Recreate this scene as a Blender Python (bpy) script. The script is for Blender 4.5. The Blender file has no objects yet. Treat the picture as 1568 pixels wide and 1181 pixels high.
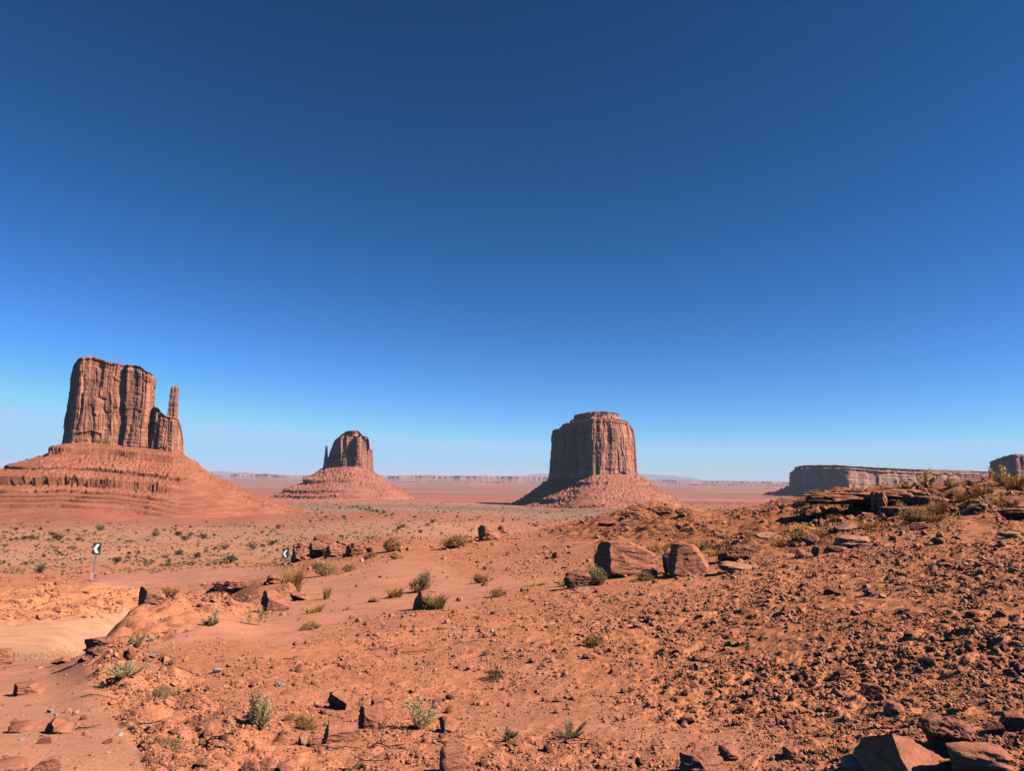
import bpy, bmesh, math, random
import numpy as np
from mathutils import Vector, Matrix
R = math.radians
sc = bpy.context.scene
COL = sc.collection
rng = np.random.default_rng(7)
random.seed(7)

# ------------------------------------------------------------------ camera, sky, sun, exposure
F = 1120.0                      # focal length in pixels of the 1568 px wide photograph
PITCH, ROLL = R(7.12), R(0.62)
cam_d = bpy.data.cameras.new('camera')
cam_d.sensor_width = 36.0
cam_d.lens = 36.0 * F / 1568.0
cam_d.clip_start, cam_d.clip_end = 0.1, 300000.0
cam = bpy.data.objects.new('camera', cam_d)
COL.objects.link(cam)
CAMROT = Matrix.Rotation(math.pi / 2 + PITCH, 3, 'X') @ Matrix.Rotation(ROLL, 3, 'Z')
cam.matrix_world = CAMROT.to_4x4()
sc.camera = cam
CR = np.array(CAMROT)

SUN_AZ, SUN_EL = R(108), R(41)
EXPO = 0.50
world = bpy.data.worlds.new('World')
sc.world = world
world.use_nodes = True
wn, wl = world.node_tree.nodes, world.node_tree.links
sky = wn.new('ShaderNodeTexSky')
sky.sky_type = 'NISHITA'
sky.sun_disc = False
sky.sun_elevation, sky.sun_rotation = SUN_EL, SUN_AZ
sky.altitude = 1700.0
sky.air_density, sky.dust_density, sky.ozone_density = 1.0, 0.0, 1.0
# the contrast of a clear high-desert sky as a phone records it: one power per channel
SKYK = 1.0 / 2 ** EXPO
sep, cmb = wn.new('ShaderNodeSeparateColor'), wn.new('ShaderNodeCombineColor')
sc0 = wn.new('ShaderNodeVectorMath'); sc0.operation = 'SCALE'; sc0.inputs['Scale'].default_value = 0.06
wl.new(sky.outputs[0], sc0.inputs[0]); wl.new(sc0.outputs[0], sep.inputs[0])
for ch, (pw, kk) in enumerate(((2.0, 2.62), (1.53, 2.52), (1.74, 4.7))):
    mn = wn.new('ShaderNodeMath'); mn.operation = 'MINIMUM'; mn.inputs[1].default_value = (0.365, 0.415, 0.40)[ch]
    p_ = wn.new('ShaderNodeMath'); p_.operation = 'POWER'; p_.inputs[1].default_value = pw
    m_ = wn.new('ShaderNodeMath'); m_.operation = 'MULTIPLY'; m_.inputs[1].default_value = kk * SKYK / 0.06
    wl.new(sep.outputs[ch], mn.inputs[0]); wl.new(mn.outputs[0], p_.inputs[0]); wl.new(p_.outputs[0], m_.inputs[0]); wl.new(m_.outputs[0], cmb.inputs[ch])
wl.new(cmb.outputs[0], wn['Background'].inputs[0])
wn['Background'].inputs[1].default_value = 0.06

sun_d = bpy.data.lights.new('sun', 'SUN')
sun_d.energy, sun_d.angle, sun_d.color = 4.9, R(0.53), (1.0, 0.95, 0.87)
sun = bpy.data.objects.new('sun', sun_d)
COL.objects.link(sun)
to_sun = Vector((math.sin(SUN_AZ) * math.cos(SUN_EL), math.cos(SUN_AZ) * math.cos(SUN_EL), math.sin(SUN_EL)))
sun.rotation_euler = to_sun.to_track_quat('Z', 'Y').to_euler()
sc.view_settings.view_transform = 'Standard'
sc.view_settings.look = 'None'
sc.view_settings.exposure = EXPO
sc.view_settings.gamma = 1.0
sc.cycles.use_denoising = True
sc.cycles.max_bounces = 4
sc.cycles.diffuse_bounces = 0
sc.cycles.volume_bounces = 2

# ------------------------------------------------------------------ helpers
def dirs(px, py):
    px, py = np.asarray(px, float), np.asarray(py, float)
    v = np.stack([(px - 784.0) / F, -(py - 590.5) / F, -np.ones_like(px + py)], -1)
    return v @ CR.T

def to_px(x, y, z):
    v = np.stack([x, y, z], -1) @ CR
    w = np.maximum(-v[..., 2], 1e-6)
    return 784.0 + F * v[..., 0] / w, 590.5 - F * v[..., 1] / w

def _h(ix, iy, seed):
    h = (ix.astype(np.int64) * 374761393 + iy.astype(np.int64) * 668265263 + seed * 1442695041) & 0xFFFFFFFF
    h = ((h ^ (h >> 13)) * 1274126177) & 0xFFFFFFFF
    return (h ^ (h >> 16)) & 0xFFFF

_A = np.linspace(0, 2 * np.pi, 65536, endpoint=False)
_GX, _GY = np.cos(_A), np.sin(_A)

def perlin(x, y, seed=0):
    x, y = np.broadcast_arrays(np.asarray(x, float), np.asarray(y, float))
    ix, iy = np.floor(x), np.floor(y)
    fx, fy = x - ix, y - iy
    ix, iy = ix.astype(np.int64), iy.astype(np.int64)
    u, v = fx * fx * fx * (fx * (fx * 6 - 15) + 10), fy * fy * fy * (fy * (fy * 6 - 15) + 10)
    def g(a, b):
        k = _h(ix + a, iy + b, seed)
        return _GX[k] * (fx - a) + _GY[k] * (fy - b)
    n0 = g(0, 0) * (1 - u) + g(1, 0) * u
    n1 = g(0, 1) * (1 - u) + g(1, 1) * u
    return (n0 * (1 - v) + n1 * v) * 1.4

def fbm(x, y, oct=4, seed=0, gain=0.5):
    s, a = 0, 1.0
    for k in range(oct):
        s = s + a * perlin(x * 2 ** k, y * 2 ** k, seed + k * 17)
        a *= gain
    return s

def sstep(a, b, x):
    t = np.clip((x - a) / (b - a), 0, 1)
    return t * t * (3 - 2 * t)

def pchip_slopes(x, y):
    h = np.diff(x, axis=-1); d = np.diff(y, axis=-1) / h
    m = np.zeros_like(y)
    w1, w2 = 2 * h[..., 1:] + h[..., :-1], h[..., 1:] + 2 * h[..., :-1]
    ok = d[..., 1:] * d[..., :-1] > 0
    with np.errstate(divide='ignore', invalid='ignore'):
        mm = (w1 + w2) / (w1 / d[..., :-1] + w2 / d[..., 1:])
    m[..., 1:-1] = np.where(ok, mm, 0)
    m[..., 0], m[..., -1] = d[..., 0], d[..., -1]
    return m

def pchip(x, y, xi):
    m = pchip_slopes(x, y)
    k = np.clip(np.searchsorted(x, xi) - 1, 0, len(x) - 2)
    h = x[k + 1] - x[k]
    t = np.clip((xi - x[k]) / h, 0, 1)
    return ((1 + 2 * t) * (1 - t) ** 2) * y[k] + t * (1 - t) ** 2 * h * m[k] + t * t * (3 - 2 * t) * y[k + 1] + t * t * (t - 1) * h * m[k + 1]

def sdist(px, py, poly):
    """signed distance in photo pixels to a polygon, positive inside"""
    P = np.array(poly, float); Q = np.roll(P, -1, 0)
    best = np.full(px.shape, 1e18); ins = np.zeros(px.shape, bool)
    for (ax, ay), (bx, by) in zip(P, Q):
        ex, ey = bx - ax, by - ay
        t = np.clip(((px - ax) * ex + (py - ay) * ey) / (ex * ex + ey * ey + 1e-9), 0, 1)
        best = np.minimum(best, (px - ax - t * ex) ** 2 + (py - ay - t * ey) ** 2)
        c = (ay > py) != (by > py)
        ins ^= c & (px < ex * (py - ay) / (ey if ey else 1e-9) + ax)
    return np.sqrt(best) * np.where(ins, 1, -1)

def mesh_np(name, V, Fc, smooth=True, col=None):
    """V (n,3), Fc (m,k) with k = 3 or 4"""
    me = bpy.data.meshes.new(name)
    V = np.ascontiguousarray(V, np.float32); Fc = np.ascontiguousarray(Fc, np.int32)
    m, k = Fc.shape
    me.vertices.add(len(V)); me.vertices.foreach_set('co', V.ravel())
    me.loops.add(m * k); me.loops.foreach_set('vertex_index', Fc.ravel())
    me.polygons.add(m); me.polygons.foreach_set('loop_start', np.arange(0, m * k, k, dtype=np.int32))
    me.polygons.foreach_set('use_smooth', np.full(m, smooth, bool))
    if col is not None:
        a = me.color_attributes.new('Col', 'FLOAT_COLOR', 'POINT')
        c = np.ones((len(V), 4), np.float32); c[:, :3] = col
        a.data.foreach_set('color', c.ravel())
    me.update(calc_edges=True)
    return me

def obj(name, me, mat, parent=None, loc=None, rot=None):
    o = bpy.data.objects.new(name, me)
    if mat is not None and not me.materials: me.materials.append(mat)
    COL.objects.link(o)
    if parent is not None: o.parent = parent
    if loc is not None: o.location = loc
    if rot is not None: o.rotation_euler = rot
    return o

def tag(o, label=None, cat=None, group=None, kind=None):
    if label: o['label'] = label
    if cat: o['category'] = cat
    if group: o['group'] = group
    if kind: o['kind'] = kind
    return o

def empty(name, loc, label, cat, group=None, rz=0.0):
    o = bpy.data.objects.new(name, None)
    o.empty_display_size = 0.2
    COL.objects.link(o); o.location = loc; o.rotation_euler = (0, 0, rz)
    return tag(o, label, cat, group)

def grid_faces(nu, nv, wrap=False):
    i = np.arange(nu if wrap else nu - 1)[:, None]; j = np.arange(nv - 1)[None, :]
    i2 = (i + 1) % nu
    return np.stack([i * nv + j, i2 * nv + j, i2 * nv + j + 1, i * nv + j + 1], -1).reshape(-1, 4)

# ------------------------------------------------------------------ materials
class NT:
    def __init__(s, name, rough=0.95):
        s.m = bpy.data.materials.new(name); s.m.use_nodes = True
        s.n, s.l = s.m.node_tree.nodes, s.m.node_tree.links
        s.b = s.n['Principled BSDF']
        s.b.inputs['Roughness'].default_value = rough
        s.b.inputs['Specular IOR Level'].default_value = 0.12
    def new(s, t, **k):
        n = s.n.new(t)
        for a, v in k.items(): setattr(n, a, v)
        return n
    def coord(s, scale=(1, 1, 1)):
        tc = s.new('ShaderNodeTexCoord'); mp = s.new('ShaderNodeMapping')
        mp.inputs['Scale'].default_value = scale
        s.l.new(tc.outputs['Object'], mp.inputs['Vector'])
        return mp.outputs[0]
    def noise(s, scale, detail=4, rough=0.55, vec=None, dist=0.0):
        n = s.new('ShaderNodeTexNoise')
        n.inputs['Scale'].default_value = scale; n.inputs['Detail'].default_value = detail
        n.inputs['Roughness'].default_value = rough; n.inputs['Distortion'].default_value = dist
        if vec is not None: s.l.new(vec, n.inputs['Vector'])
        return n.outputs[0]
    def ramp(s, fac, stops):
        n = s.new('ShaderNodeValToRGB'); e = n.color_ramp.elements
        while len(e) < len(stops): e.new(0.5)
        for q, (p, c) in zip(e, stops):
            q.position = p; q.color = (*c, 1) if len(c) == 3 else c
        s.l.new(fac, n.inputs[0])
        return n.outputs[0]
    def mix(s, fac, a, b, mode='MIX'):
        n = s.new('ShaderNodeMix', data_type='RGBA', blend_type=mode)
        for k, v in ((0, fac), (6, a), (7, b)):
            if hasattr(v, 'is_linked') or hasattr(v, 'links'): s.l.new(v, n.inputs[k])
            else: n.inputs[k].default_value = v if k == 0 else (*v, 1)
        return n.outputs[2]
    def base(s, c): s.l.new(c, s.b.inputs['Base Color'])
    def bump(s, h, strength, dist):
        n = s.new('ShaderNodeBump')
        n.inputs['Strength'].default_value = strength; n.inputs['Distance'].default_value = dist
        s.l.new(h, n.inputs['Height']); s.l.new(n.outputs[0], s.b.inputs['Normal'])

def G(v): return (v, v, v)

def mat_ground():
    t = NT('red_soil', 1.0)
    at = t.new('ShaderNodeVertexColor', layer_name='Col')
    v = t.coord()
    fine = t.ramp(t.noise(34, 5, 0.65, v), [(0.30, G(0.74)), (0.5, G(1.0)), (0.72, G(1.16))])
    big = t.ramp(t.noise(1.7, 4, 0.6, v), [(0.3, (0.86, 0.84, 0.82)), (0.7, (1.10, 1.10, 1.12))])
    c = t.mix(1.0, at.outputs[0], fine, 'MULTIPLY')
    c = t.mix(1.0, c, big, 'MULTIPLY')
    t.base(c)
    t.bump(t.noise(55, 4, 0.7, v), 0.55, 0.02)
    return t.m

def mat_rock(name, a, b, c, scale=3.0, bump=0.5, bd=0.03):
    t = NT(name, 0.9)
    v = t.coord()
    k = t.ramp(t.noise(scale, 6, 0.62, v, 0.4), [(0.28, a), (0.5, b), (0.74, c)])
    pale = t.ramp(t.noise(scale * 4, 4, 0.7, v), [(0.35, G(0.80)), (0.7, G(1.14))])
    lay = t.noise(scale * 0.9, 3, 0.6, t.coord((1.2, 1.2, 9)))
    lc = t.ramp(lay, [(0.33, G(0.66)), (0.45, G(0.98)), (0.65, G(1.12))])
    t.base(t.mix(1.0, t.mix(1.0, k, pale, 'MULTIPLY'), lc, 'MULTIPLY'))
    hm = t.new('ShaderNodeMath', operation='ADD'); t.l.new(t.noise(scale * 5, 6, 0.7, v), hm.inputs[0]); t.l.new(lay, hm.inputs[1])
    t.bump(hm.outputs[0], bump * 1.4, bd)
    return t.m

def mat_cliff(name, lit, mid, dark, L):
    """L = size of the main columns in metres"""
    t = NT(name, 0.95)
    vv = t.coord((1 / L, 1 / L, 0.11 / L))
    streak = t.noise(1.6, 7, 0.66, vv, 0.6)
    k = t.ramp(streak, [(0.30, dark), (0.46, mid), (0.60, lit), (0.75, mid)])
    vs = t.coord((0.10 / L, 0.10 / L, 2.6 / L))
    strata = t.ramp(t.noise(1.5, 5, 0.6, vs), [(0.33, G(0.72)), (0.5, G(1.0)), (0.68, G(1.14))])
    blot = t.ramp(t.noise(0.9 / L, 5, 0.6, t.coord()), [(0.32, (0.74, 0.72, 0.74)), (0.68, (1.16, 1.13, 1.08))])
    t.base(t.mix(1.0, t.mix(0.8, k, strata, 'MULTIPLY'), blot, 'MULTIPLY'))
    t.bump(t.noise(3.5, 7, 0.7, t.coord((1 / L, 1 / L, 0.35 / L)), 0.3), 0.8, L * 0.10)
    return t.m

def mat_talus(name, a, b, c, L):
    t = NT(name, 1.0)
    v = t.coord()
    vs = t.coord((0.22 / L, 0.22 / L, 1.5 / L))
    k = t.ramp(t.noise(1.5, 6, 0.7, vs, 0.8), [(0.30, a), (0.5, b), (0.72, c)])
    sp = t.ramp(t.noise(5.5 / L, 6, 0.75, v), [(0.32, G(0.52)), (0.46, G(0.98)), (0.58, G(1.02)), (0.70, (1.30, 1.3, 1.3))])
    big = t.ramp(t.noise(0.35 / L, 4, 0.6, v), [(0.3, G(0.85)), (0.7, G(1.12))])
    t.base(t.mix(1.0, t.mix(1.0, k, sp, 'MULTIPLY'), big, 'MULTIPLY'))
    t.bump(t.noise(6 / L, 7, 0.75, v), 0.9, L * 0.16)
    return t.m

def mat_attr(name, rough=0.9, var=0.25, trans=0.0):
    t = NT(name, rough)
    at = t.new('ShaderNodeVertexColor', layer_name='Col')
    oi = t.new('ShaderNodeObjectInfo')
    j = t.ramp(oi.outputs['Random'], [(0.0, G(1 - var)), (1.0, G(1 + var))])
    n = t.ramp(t.noise(9, 3, 0.6, t.coord()), [(0.3, G(0.85)), (0.7, G(1.12))])
    c_ = t.mix(1.0, t.mix(1.0, at.outputs[0], j, 'MULTIPLY'), n, 'MULTIPLY')
    t.base(c_)
    if trans:
        tr = t.new('ShaderNodeBsdfTranslucent'); ms = t.new('ShaderNodeMixShader'); ms.inputs[0].default_value = trans
        t.l.new(c_, tr.inputs[0]); t.l.new(t.b.outputs[0], ms.inputs[1]); t.l.new(tr.outputs[0], ms.inputs[2]); t.l.new(ms.outputs[0], t.n['Material Output'].inputs[0])
    return t.m

def mat_plain(name, c, rough=0.6, metal=0.0, nz=20, amt=0.18):
    t = NT(name, rough)
    t.b.inputs['Metallic'].default_value = metal
    k = t.ramp(t.noise(nz, 4, 0.6, t.coord()), [(0.3, tuple(x * (1 - amt) for x in c)), (0.7, tuple(min(1, x * (1 + amt)) for x in c))])
    t.base(k)
    return t.m

M_GROUND = mat_ground()
M_ROCK = mat_rock('red_sandstone', (0.34, 0.118, 0.066), (0.47, 0.165, 0.090), (0.56, 0.215, 0.120))
M_DARKROCK = mat_rock('weathered_sandstone', (0.24, 0.086, 0.052), (0.37, 0.130, 0.076), (0.46, 0.174, 0.10))
M_PALEROCK = mat_rock('pale_stone', (0.42, 0.175, 0.10), (0.50, 0.22, 0.128), (0.56, 0.275, 0.17))
M_GREYROCK = mat_rock('grey_stone', (0.36, 0.27, 0.22), (0.44, 0.33, 0.27), (0.52, 0.40, 0.33))
M_DUSTY = mat_rock('dusty_stone', (0.36, 0.130, 0.074), (0.48, 0.178, 0.098), (0.57, 0.22, 0.125), 2.0)
M_GRAVEL = mat_attr('loose_gravel', 0.95, 0.0)
M_PLANT = mat_attr('dry_plant', 0.85, 0.18, 0.50)

# ------------------------------------------------------------------ the ground: knots along rays, then one polar sheet
def Zk(d, z): return (d, None, z)
COLS = [
 (-300, [(4.8,1181),(7.2,1112),(11.5,1058),(18,1024),(24,1008),(27,995),(34,965),(43,915),(60,888),(140,850),(450,820),(1100,803)]),
 (0,    [(4.7,1181),(7,1110),(10.5,1056),(16,1021),(23,1004),(27,992),(34,953),(43,905),(60,886),(140,846),(450,816),(1100,802)]),
 (80,   [(4.65,1181),(6.8,1106),(10,1051),(15,1016),(22,1004),(27,994),(34,951),(43,903),(60,882),(140,845),(450,815),(1100,801)]),
 (150,  [(4.6,1181),(6.5,1102),(8.6,1052),(13,994),(20,('z',-5.5)),(27,('z',-6.6)),(35,946),(44,900),(60,880),(140,843),(450,814),(1100,800)]),
 (240,  [(4.5,1181),(6.5,1095),(9,1040),(16,918),(24,('z',-4.7)),(29,('z',-6.1)),(36,('z',-6.7)),(46,897),(60,877),(140,842),(450,813),(1100,798)]),
 (330,  [(4.5,1181),(6.5,1090),(9,1028),(15,932),(19,912),(26,('z',-4.7)),(35,('z',-5.7)),(46,886),(62,870),(140,840),(450,813),(1100,796)]),
 (400,  [(4.5,1181),(6.5,1085),(9,1020),(14,952),(18,935),(24,912),(32,892),(46,880),(62,866),(140,838),(450,812),(1100,790)]),
 (500,  [(4.5,1181),(6.5,1082),(9,1012),(13.5,948),(18,925),(24,900),(32,874),(46,852),(62,846),(150,828),(500,803),(1300,784)]),
 (600,  [(4.4,1181),(6.5,1080),(9,1005),(13,943),(18,915),(25,880),(35,850),(48,828),(66,819),(180,814),(600,796),(1600,777)]),
 (720,  [(4.35,1181),(6.5,1075),(9,997),(13,932),(18,904),(25,871),(34,842),(44,822),(70,('z',-6.9)),(220,813),(650,797),(1700,781)]),
 (800,  [(4.3,1181),(6.5,1070),(9,990),(13,922),(18,895),(24,865),(32,836),(42,816),(75,('z',-8.5)),(250,('z',-23)),(700,('z',-45)),(1750,784)]),
 (880,  [(4.25,1181),(6.5,1065),(9,985),(13,913),(18,886),(23,857),(30,826),(40,800),(75,('z',-9.5)),(250,('z',-28)),(700,('z',-52)),(1800,785)]),
 (950,  [(4.2,1181),(6.5,1060),(9,980),(13,906),(17,884),(22,850),(28,818),(38,784),(80,('z',-12)),(250,('z',-35)),(700,('z',-60)),(1800,('z',-81))]),
 (1030, [(4.15,1181),(6.3,1060),(9,975),(13,900),(17,872),(22,840),(28,808),(38,777),(80,('z',-12)),(250,('z',-35)),(700,('z',-60)),(1800,('z',-83))]),
 (1100, [(4.1,1181),(6.2,1060),(9,970),(13,893),(17,862),(22,832),(28,804),(38,780),(80,('z',-12)),(250,('z',-35)),(700,('z',-60)),(1800,('z',-84))]),
 (1180, [(4.05,1181),(6.1,1055),(8.8,962),(12.5,888),(16.5,851),(21,822),(27,793),(37,772),(80,('z',-12)),(250,('z',-35)),(700,('z',-60)),(1800,('z',-85))]),
 (1300, [(3.9,1181),(6,1050),(8.5,950),(12,880),(16,838),(20,812),(25,788),(34,751),(80,('z',-12)),(250,('z',-35)),(700,('z',-60)),(1800,('z',-85))]),
 (1420, [(3.75,1181),(5.7,1050),(8.2,945),(11.5,873),(15.5,826),(20,798),(25,775),(34,743),(80,('z',-12)),(250,('z',-35)),(700,('z',-60)),(1800,('z',-85))]),
 (1568, [(3.6,1181),(5.5,1050),(8,940),(11,865),(15,815),(20,785),(26,757),(34,737),(80,('z',-11)),(250,('z',-35)),(700,('z',-60)),(1800,('z',-85))]),
 (1850, [(3.5,1181),(5.3,1050),(7.5,940),(10.5,862),(14.5,812),(20,780),(26,757),(34,742),(80,('z',-11)),(250,('z',-35)),(700,('z',-60)),(1800,('z',-85))]),
]
FAR = [(3200, -96), (6000, -106), (10000, -125), (15000, -140), (22000, -152), (80000, -155)]
KD, KZ, KAZ = [], [], []
for px, kn in COLS:
    D = dirs(px, 900.0)
    KAZ.append(math.atan2(D[0], D[1]))
    ds, zs = [0.5, 1.5], [-1.68, -1.66]
    for d, y in kn:
        if isinstance(y, tuple): z = y[1]
        else:
            q = dirs(px, y); z = d * q[2] / math.hypot(q[0], q[1])
        ds.append(d); zs.append(z)
    for d, z in FAR: ds.append(d); zs.append(z)
    KD.append(ds); KZ.append(zs)
KD, KZ, KAZ = np.log(np.array(KD)), np.array(KZ), np.array(KAZ)

dense = np.arctan(np.concatenate([np.linspace(-1.2, -0.745, 240)[:-1], np.linspace(-0.745, 0.745, 1300), np.linspace(0.745, 1.2, 240)[1:]]))
side = np.linspace(dense[-1], math.pi, 46)[1:]
AZ = np.concatenate([-side[::-1][1:], dense, side])
NA = len(AZ)
RD = np.concatenate([np.geomspace(0.5, 3.2, 46)[:-1], np.geomspace(3.2, 62, 860)[:-1], np.geomspace(62, 6000, 270)[:-1], np.geomspace(6000, 80000, 60)])
ND = len(RD); UD = np.log(RD)
azc = np.clip(AZ, KAZ[0], KAZ[-1])
kd = np.stack([pchip(KAZ, KD[:, k], azc) for k in range(KD.shape[1])], -1)
kz = np.stack([pchip(KAZ, KZ[:, k], azc) for k in range(KZ.shape[1])], -1)
beh = sstep(R(55), R(150), np.abs(AZ))[:, None]         # behind the photographer: a gentle slope
kz = kz * (1 - beh) + beh * np.linspace(-1.7, -60, kz.shape[1])[None, :] * sstep(0.0, 1.0, np.linspace(0.1, 1, kz.shape[1]))[None, :] + beh * -1.2
Z0 = np.stack([pchip(kd[i], kz[i], UD) for i in range(NA)])
X = np.sin(AZ)[:, None] * RD[None, :]; Y = np.cos(AZ)[:, None] * RD[None, :]
PX, PY = to_px(X, Y, Z0)
INFR = (Y > 0.3) & (PX > -560) & (PX < 2130)

# masks over the near ground, drawn on the lie of the land
near = RD[None, :] < 70
def region(polys, soft, dmax=70, dmin=0):
    m = np.zeros_like(PX); jx = PX + 9 * perlin(X * 1.3, Y * 1.3, 91) + 4 * perlin(X * 4, Y * 4, 92); jy = PY + 6 * perlin(X * 1.3, Y * 1.3, 93)
    sel = INFR & (RD[None, :] < dmax) & (RD[None, :] > dmin) & (PY > 730)
    for poly in polys:
        m[sel] = np.maximum(m[sel], sstep(-soft, soft, sdist(jx[sel], jy[sel], poly)))
    return m
SANDPATH = [(-700,1060),(-150,1012),(60,1012),(128,1008),(140,1040),(160,1075),(185,1110),(215,1150),(240,1200),(-150,1260),(-700,1300)]
ROAD = [(-700,1012),(-150,964),(0,958),(110,946),(200,934),(300,915),(300,960),(170,985),(140,1002),(0,1006),(-150,1012),(-700,1060)]
FLAT = [(150,882),(230,869),(330,866),(430,872),(450,878),(420,888),(330,896),(200,900),(90,905),(140,893)]
SAND2 = [(230,1000),(262,965),(330,945),(400,950),(450,935),(440,905),(470,885),(520,880),(600,858),(690,868),(720,890),(780,880),(850,888),(850,898),(760,908),(690,925),(600,935),(520,955),(440,985),(330,985)]
SAND3 = [(700,1100),(800,1075),(1000,1105),(1180,1115),(1260,1150),(1150,1175),(960,1140),(840,1120),(740,1130)]
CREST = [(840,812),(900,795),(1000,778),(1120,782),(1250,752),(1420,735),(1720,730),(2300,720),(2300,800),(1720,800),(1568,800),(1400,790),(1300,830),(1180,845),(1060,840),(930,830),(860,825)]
GRASSY = [(1000,815),(1080,800),(1200,820),(1260,800),(1400,790),(1480,765),(1600,740),(1600,780),(1480,800),(1400,812),(1260,830),(1180,850),(1100,850),(1020,850),(960,825)]
RIGHT = [(860,905),(960,890),(1100,870),(1230,800),(1400,760),(1700,735),(2400,700),(2400,1400),(1700,1300),(1250,1300),(1060,1100),(820,960)]
BANK = [(-700,950),(-150,912),(40,902),(130,892),(250,905),(300,912),(200,934),(110,946),(0,958),(-150,964),(-700,1012)]
m_path, m_road, m_flat = region([SANDPATH], 24), region([ROAD], 6, 70, 21), region([FLAT], 4, 70, 36)
m_sand2, m_sand3 = region([SAND2], 10), region([SAND3], 22)
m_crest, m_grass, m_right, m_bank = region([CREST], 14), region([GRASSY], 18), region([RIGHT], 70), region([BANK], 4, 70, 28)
LEFTM = [(150,1040),(132,995),(200,928),(260,905),(330,905),(400,935),(330,945),(262,965),(230,1000),(300,1050),(450,1100),(360,1181),(230,1181),(180,1090)]
m_left = region([LEFTM], 14, 21)
m_smooth = np.clip(m_path + m_road + m_flat + m_sand2 + 0.55 * m_sand3, 0, 1)
m_right = m_right * (1 - m_smooth)

# real relief, octave by octave, each only where the sheet can carry it
Zn = np.zeros_like(Z0)
step = RD * 0.004 + 0.004
def octave(L, A, seed, fn=None, dmin=0.0, dmax=1e9):
    js = np.where((RD > dmin) & (RD < dmax) & (step < L * 0.45))[0]
    if not len(js): return 0
    a, b = js[0], js[-1] + 1
    n = perlin(X[:, a:b] / L, Y[:, a:b] / L, seed)
    if fn: n = fn(n)
    fade = 1 - sstep(0.25 * L, 0.45 * L, step[a:b])
    Zn[:, a:b] += A[:, a:b] * n * fade[None, :]
rough = np.where(near, 0.40 + 0.62 * m_right + 0.85 * m_crest + 0.45 * m_left, 1.0) * (1 - 0.93 * m_smooth)
one = np.ones_like(Z0)
rough = rough * np.where(near, 0.68 + 0.62 * sstep(-0.45, 0.45, fbm(X / 1.7, Y / 1.7, 3, 70)), 1.0)
nearw = (1 - sstep(40, 90, RD))[None, :] * one
octave(3.0, nearw * 0.075 * (1 - 0.7 * m_smooth), 1)
octave(1.1, nearw * 0.042 * rough, 2)
bil = lambda n: np.abs(n) * 2 - 0.5
octave(0.50, nearw * 0.020 * rough, 3, bil)
octave(0.24, nearw * 0.015 * rough, 4, bil)
octave(0.8, nearw * 0.13 * m_left, 16, bil); octave(0.4, nearw * 0.05 * m_left, 17, bil)
clod = lambda n: sstep(0.10, 0.28, n) - 0.2
octave(0.17, nearw * 0.024 * rough, 15, clod)
octave(0.10, nearw * 0.022 * rough, 5, clod)
octave(0.055, nearw * 0.014 * rough, 6, clod)
octave(0.30, nearw * 0.006 * m_smooth, 7)
Zn += nearw * m_road * 0.05 * (-np.exp(-((Y - 0.10 * X - 31.6 - 0.3 * perlin(X / 7, 0.3, 63)) / 0.30) ** 2) - np.exp(-((Y - 0.10 * X - 33.4 - 0.3 * perlin(X / 7, 0.3, 63)) / 0.30) ** 2) + 0.6 * np.exp(-((Y - 0.10 * X - 32.5) / 0.4) ** 2))
Zn += nearw * m_road * (0.035 * perlin(X / 9 + 0.2 * Y, (Y - 0.18 * X) / 0.55, 61) + 0.02 * perlin(X / 4, (Y - 0.18 * X) / 0.25, 62))
octave(2.2, nearw * 0.30 * m_bank, 8); octave(0.9, nearw * 0.12 * m_bank, 9); octave(0.42, nearw * 0.09 * m_bank, 11, lambda n: np.sign(n) * np.abs(n) ** 0.5)
octave(5.0, nearw * 0.22 * m_crest, 10, bil); octave(1.6, nearw * 0.14 * m_crest, 12, bil); octave(0.6, nearw * 0.10 * m_crest, 13, bil)
farw = sstep(60, 140, RD)[None, :] * one
midw = farw * (1 - 0.6 * sstep(2500, 6000, RD))[None, :]
octave(9, midw * 0.35, 20, bil); octave(30, midw * 0.9, 21); octave(110, midw * 2.0, 22); octave(450, midw * 3.5, 23)
octave(1800, farw * 6, 24)
ZG = Z0 + Zn

def local(px, py, d, rx, ry, dz, rot=0.0):
    """a bump or hollow on the ground, sizes in metres"""
    q = dirs(px, py); az = math.atan2(q[0], q[1]); cx, cy = math.sin(az) * d, math.cos(az) * d
    js = np.where((RD > d - 4 * max(rx, ry)) & (RD < d + 4 * max(rx, ry)))[0]
    a, b = js[0], js[-1] + 1
    dx, dy = X[:, a:b] - cx, Y[:, a:b] - cy
    u, v = dx * math.cos(rot) + dy * math.sin(rot), -dx * math.sin(rot) + dy * math.cos(rot)
    ZG[:, a:b] += dz * np.exp(-(u / rx) ** 2 - (v / ry) ** 2)
local(1288, 776, 25.6, 1.15, 0.75, -0.85)      # the hollow under the ledge on the crest
local(1262, 782, 25.0, 0.6, 0.6, -0.35)
local(1010, 790, 36, 1.2, 1.2, 0.35); local(960, 790, 36, 1.0, 1.0, 0.25)
local(1205, 784, 33, 0.6, 2.6, -0.95, 0.45); local(1150, 794, 33, 0.5, 2.2, -0.8, 0.35); local(1085, 800, 33, 0.5, 1.8, -0.75, 0.2); local(1030, 796, 34, 0.5, 1.6, -0.7, 0.0); local(1240, 778, 31, 0.5, 2.0, -0.7, 0.4)

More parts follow.
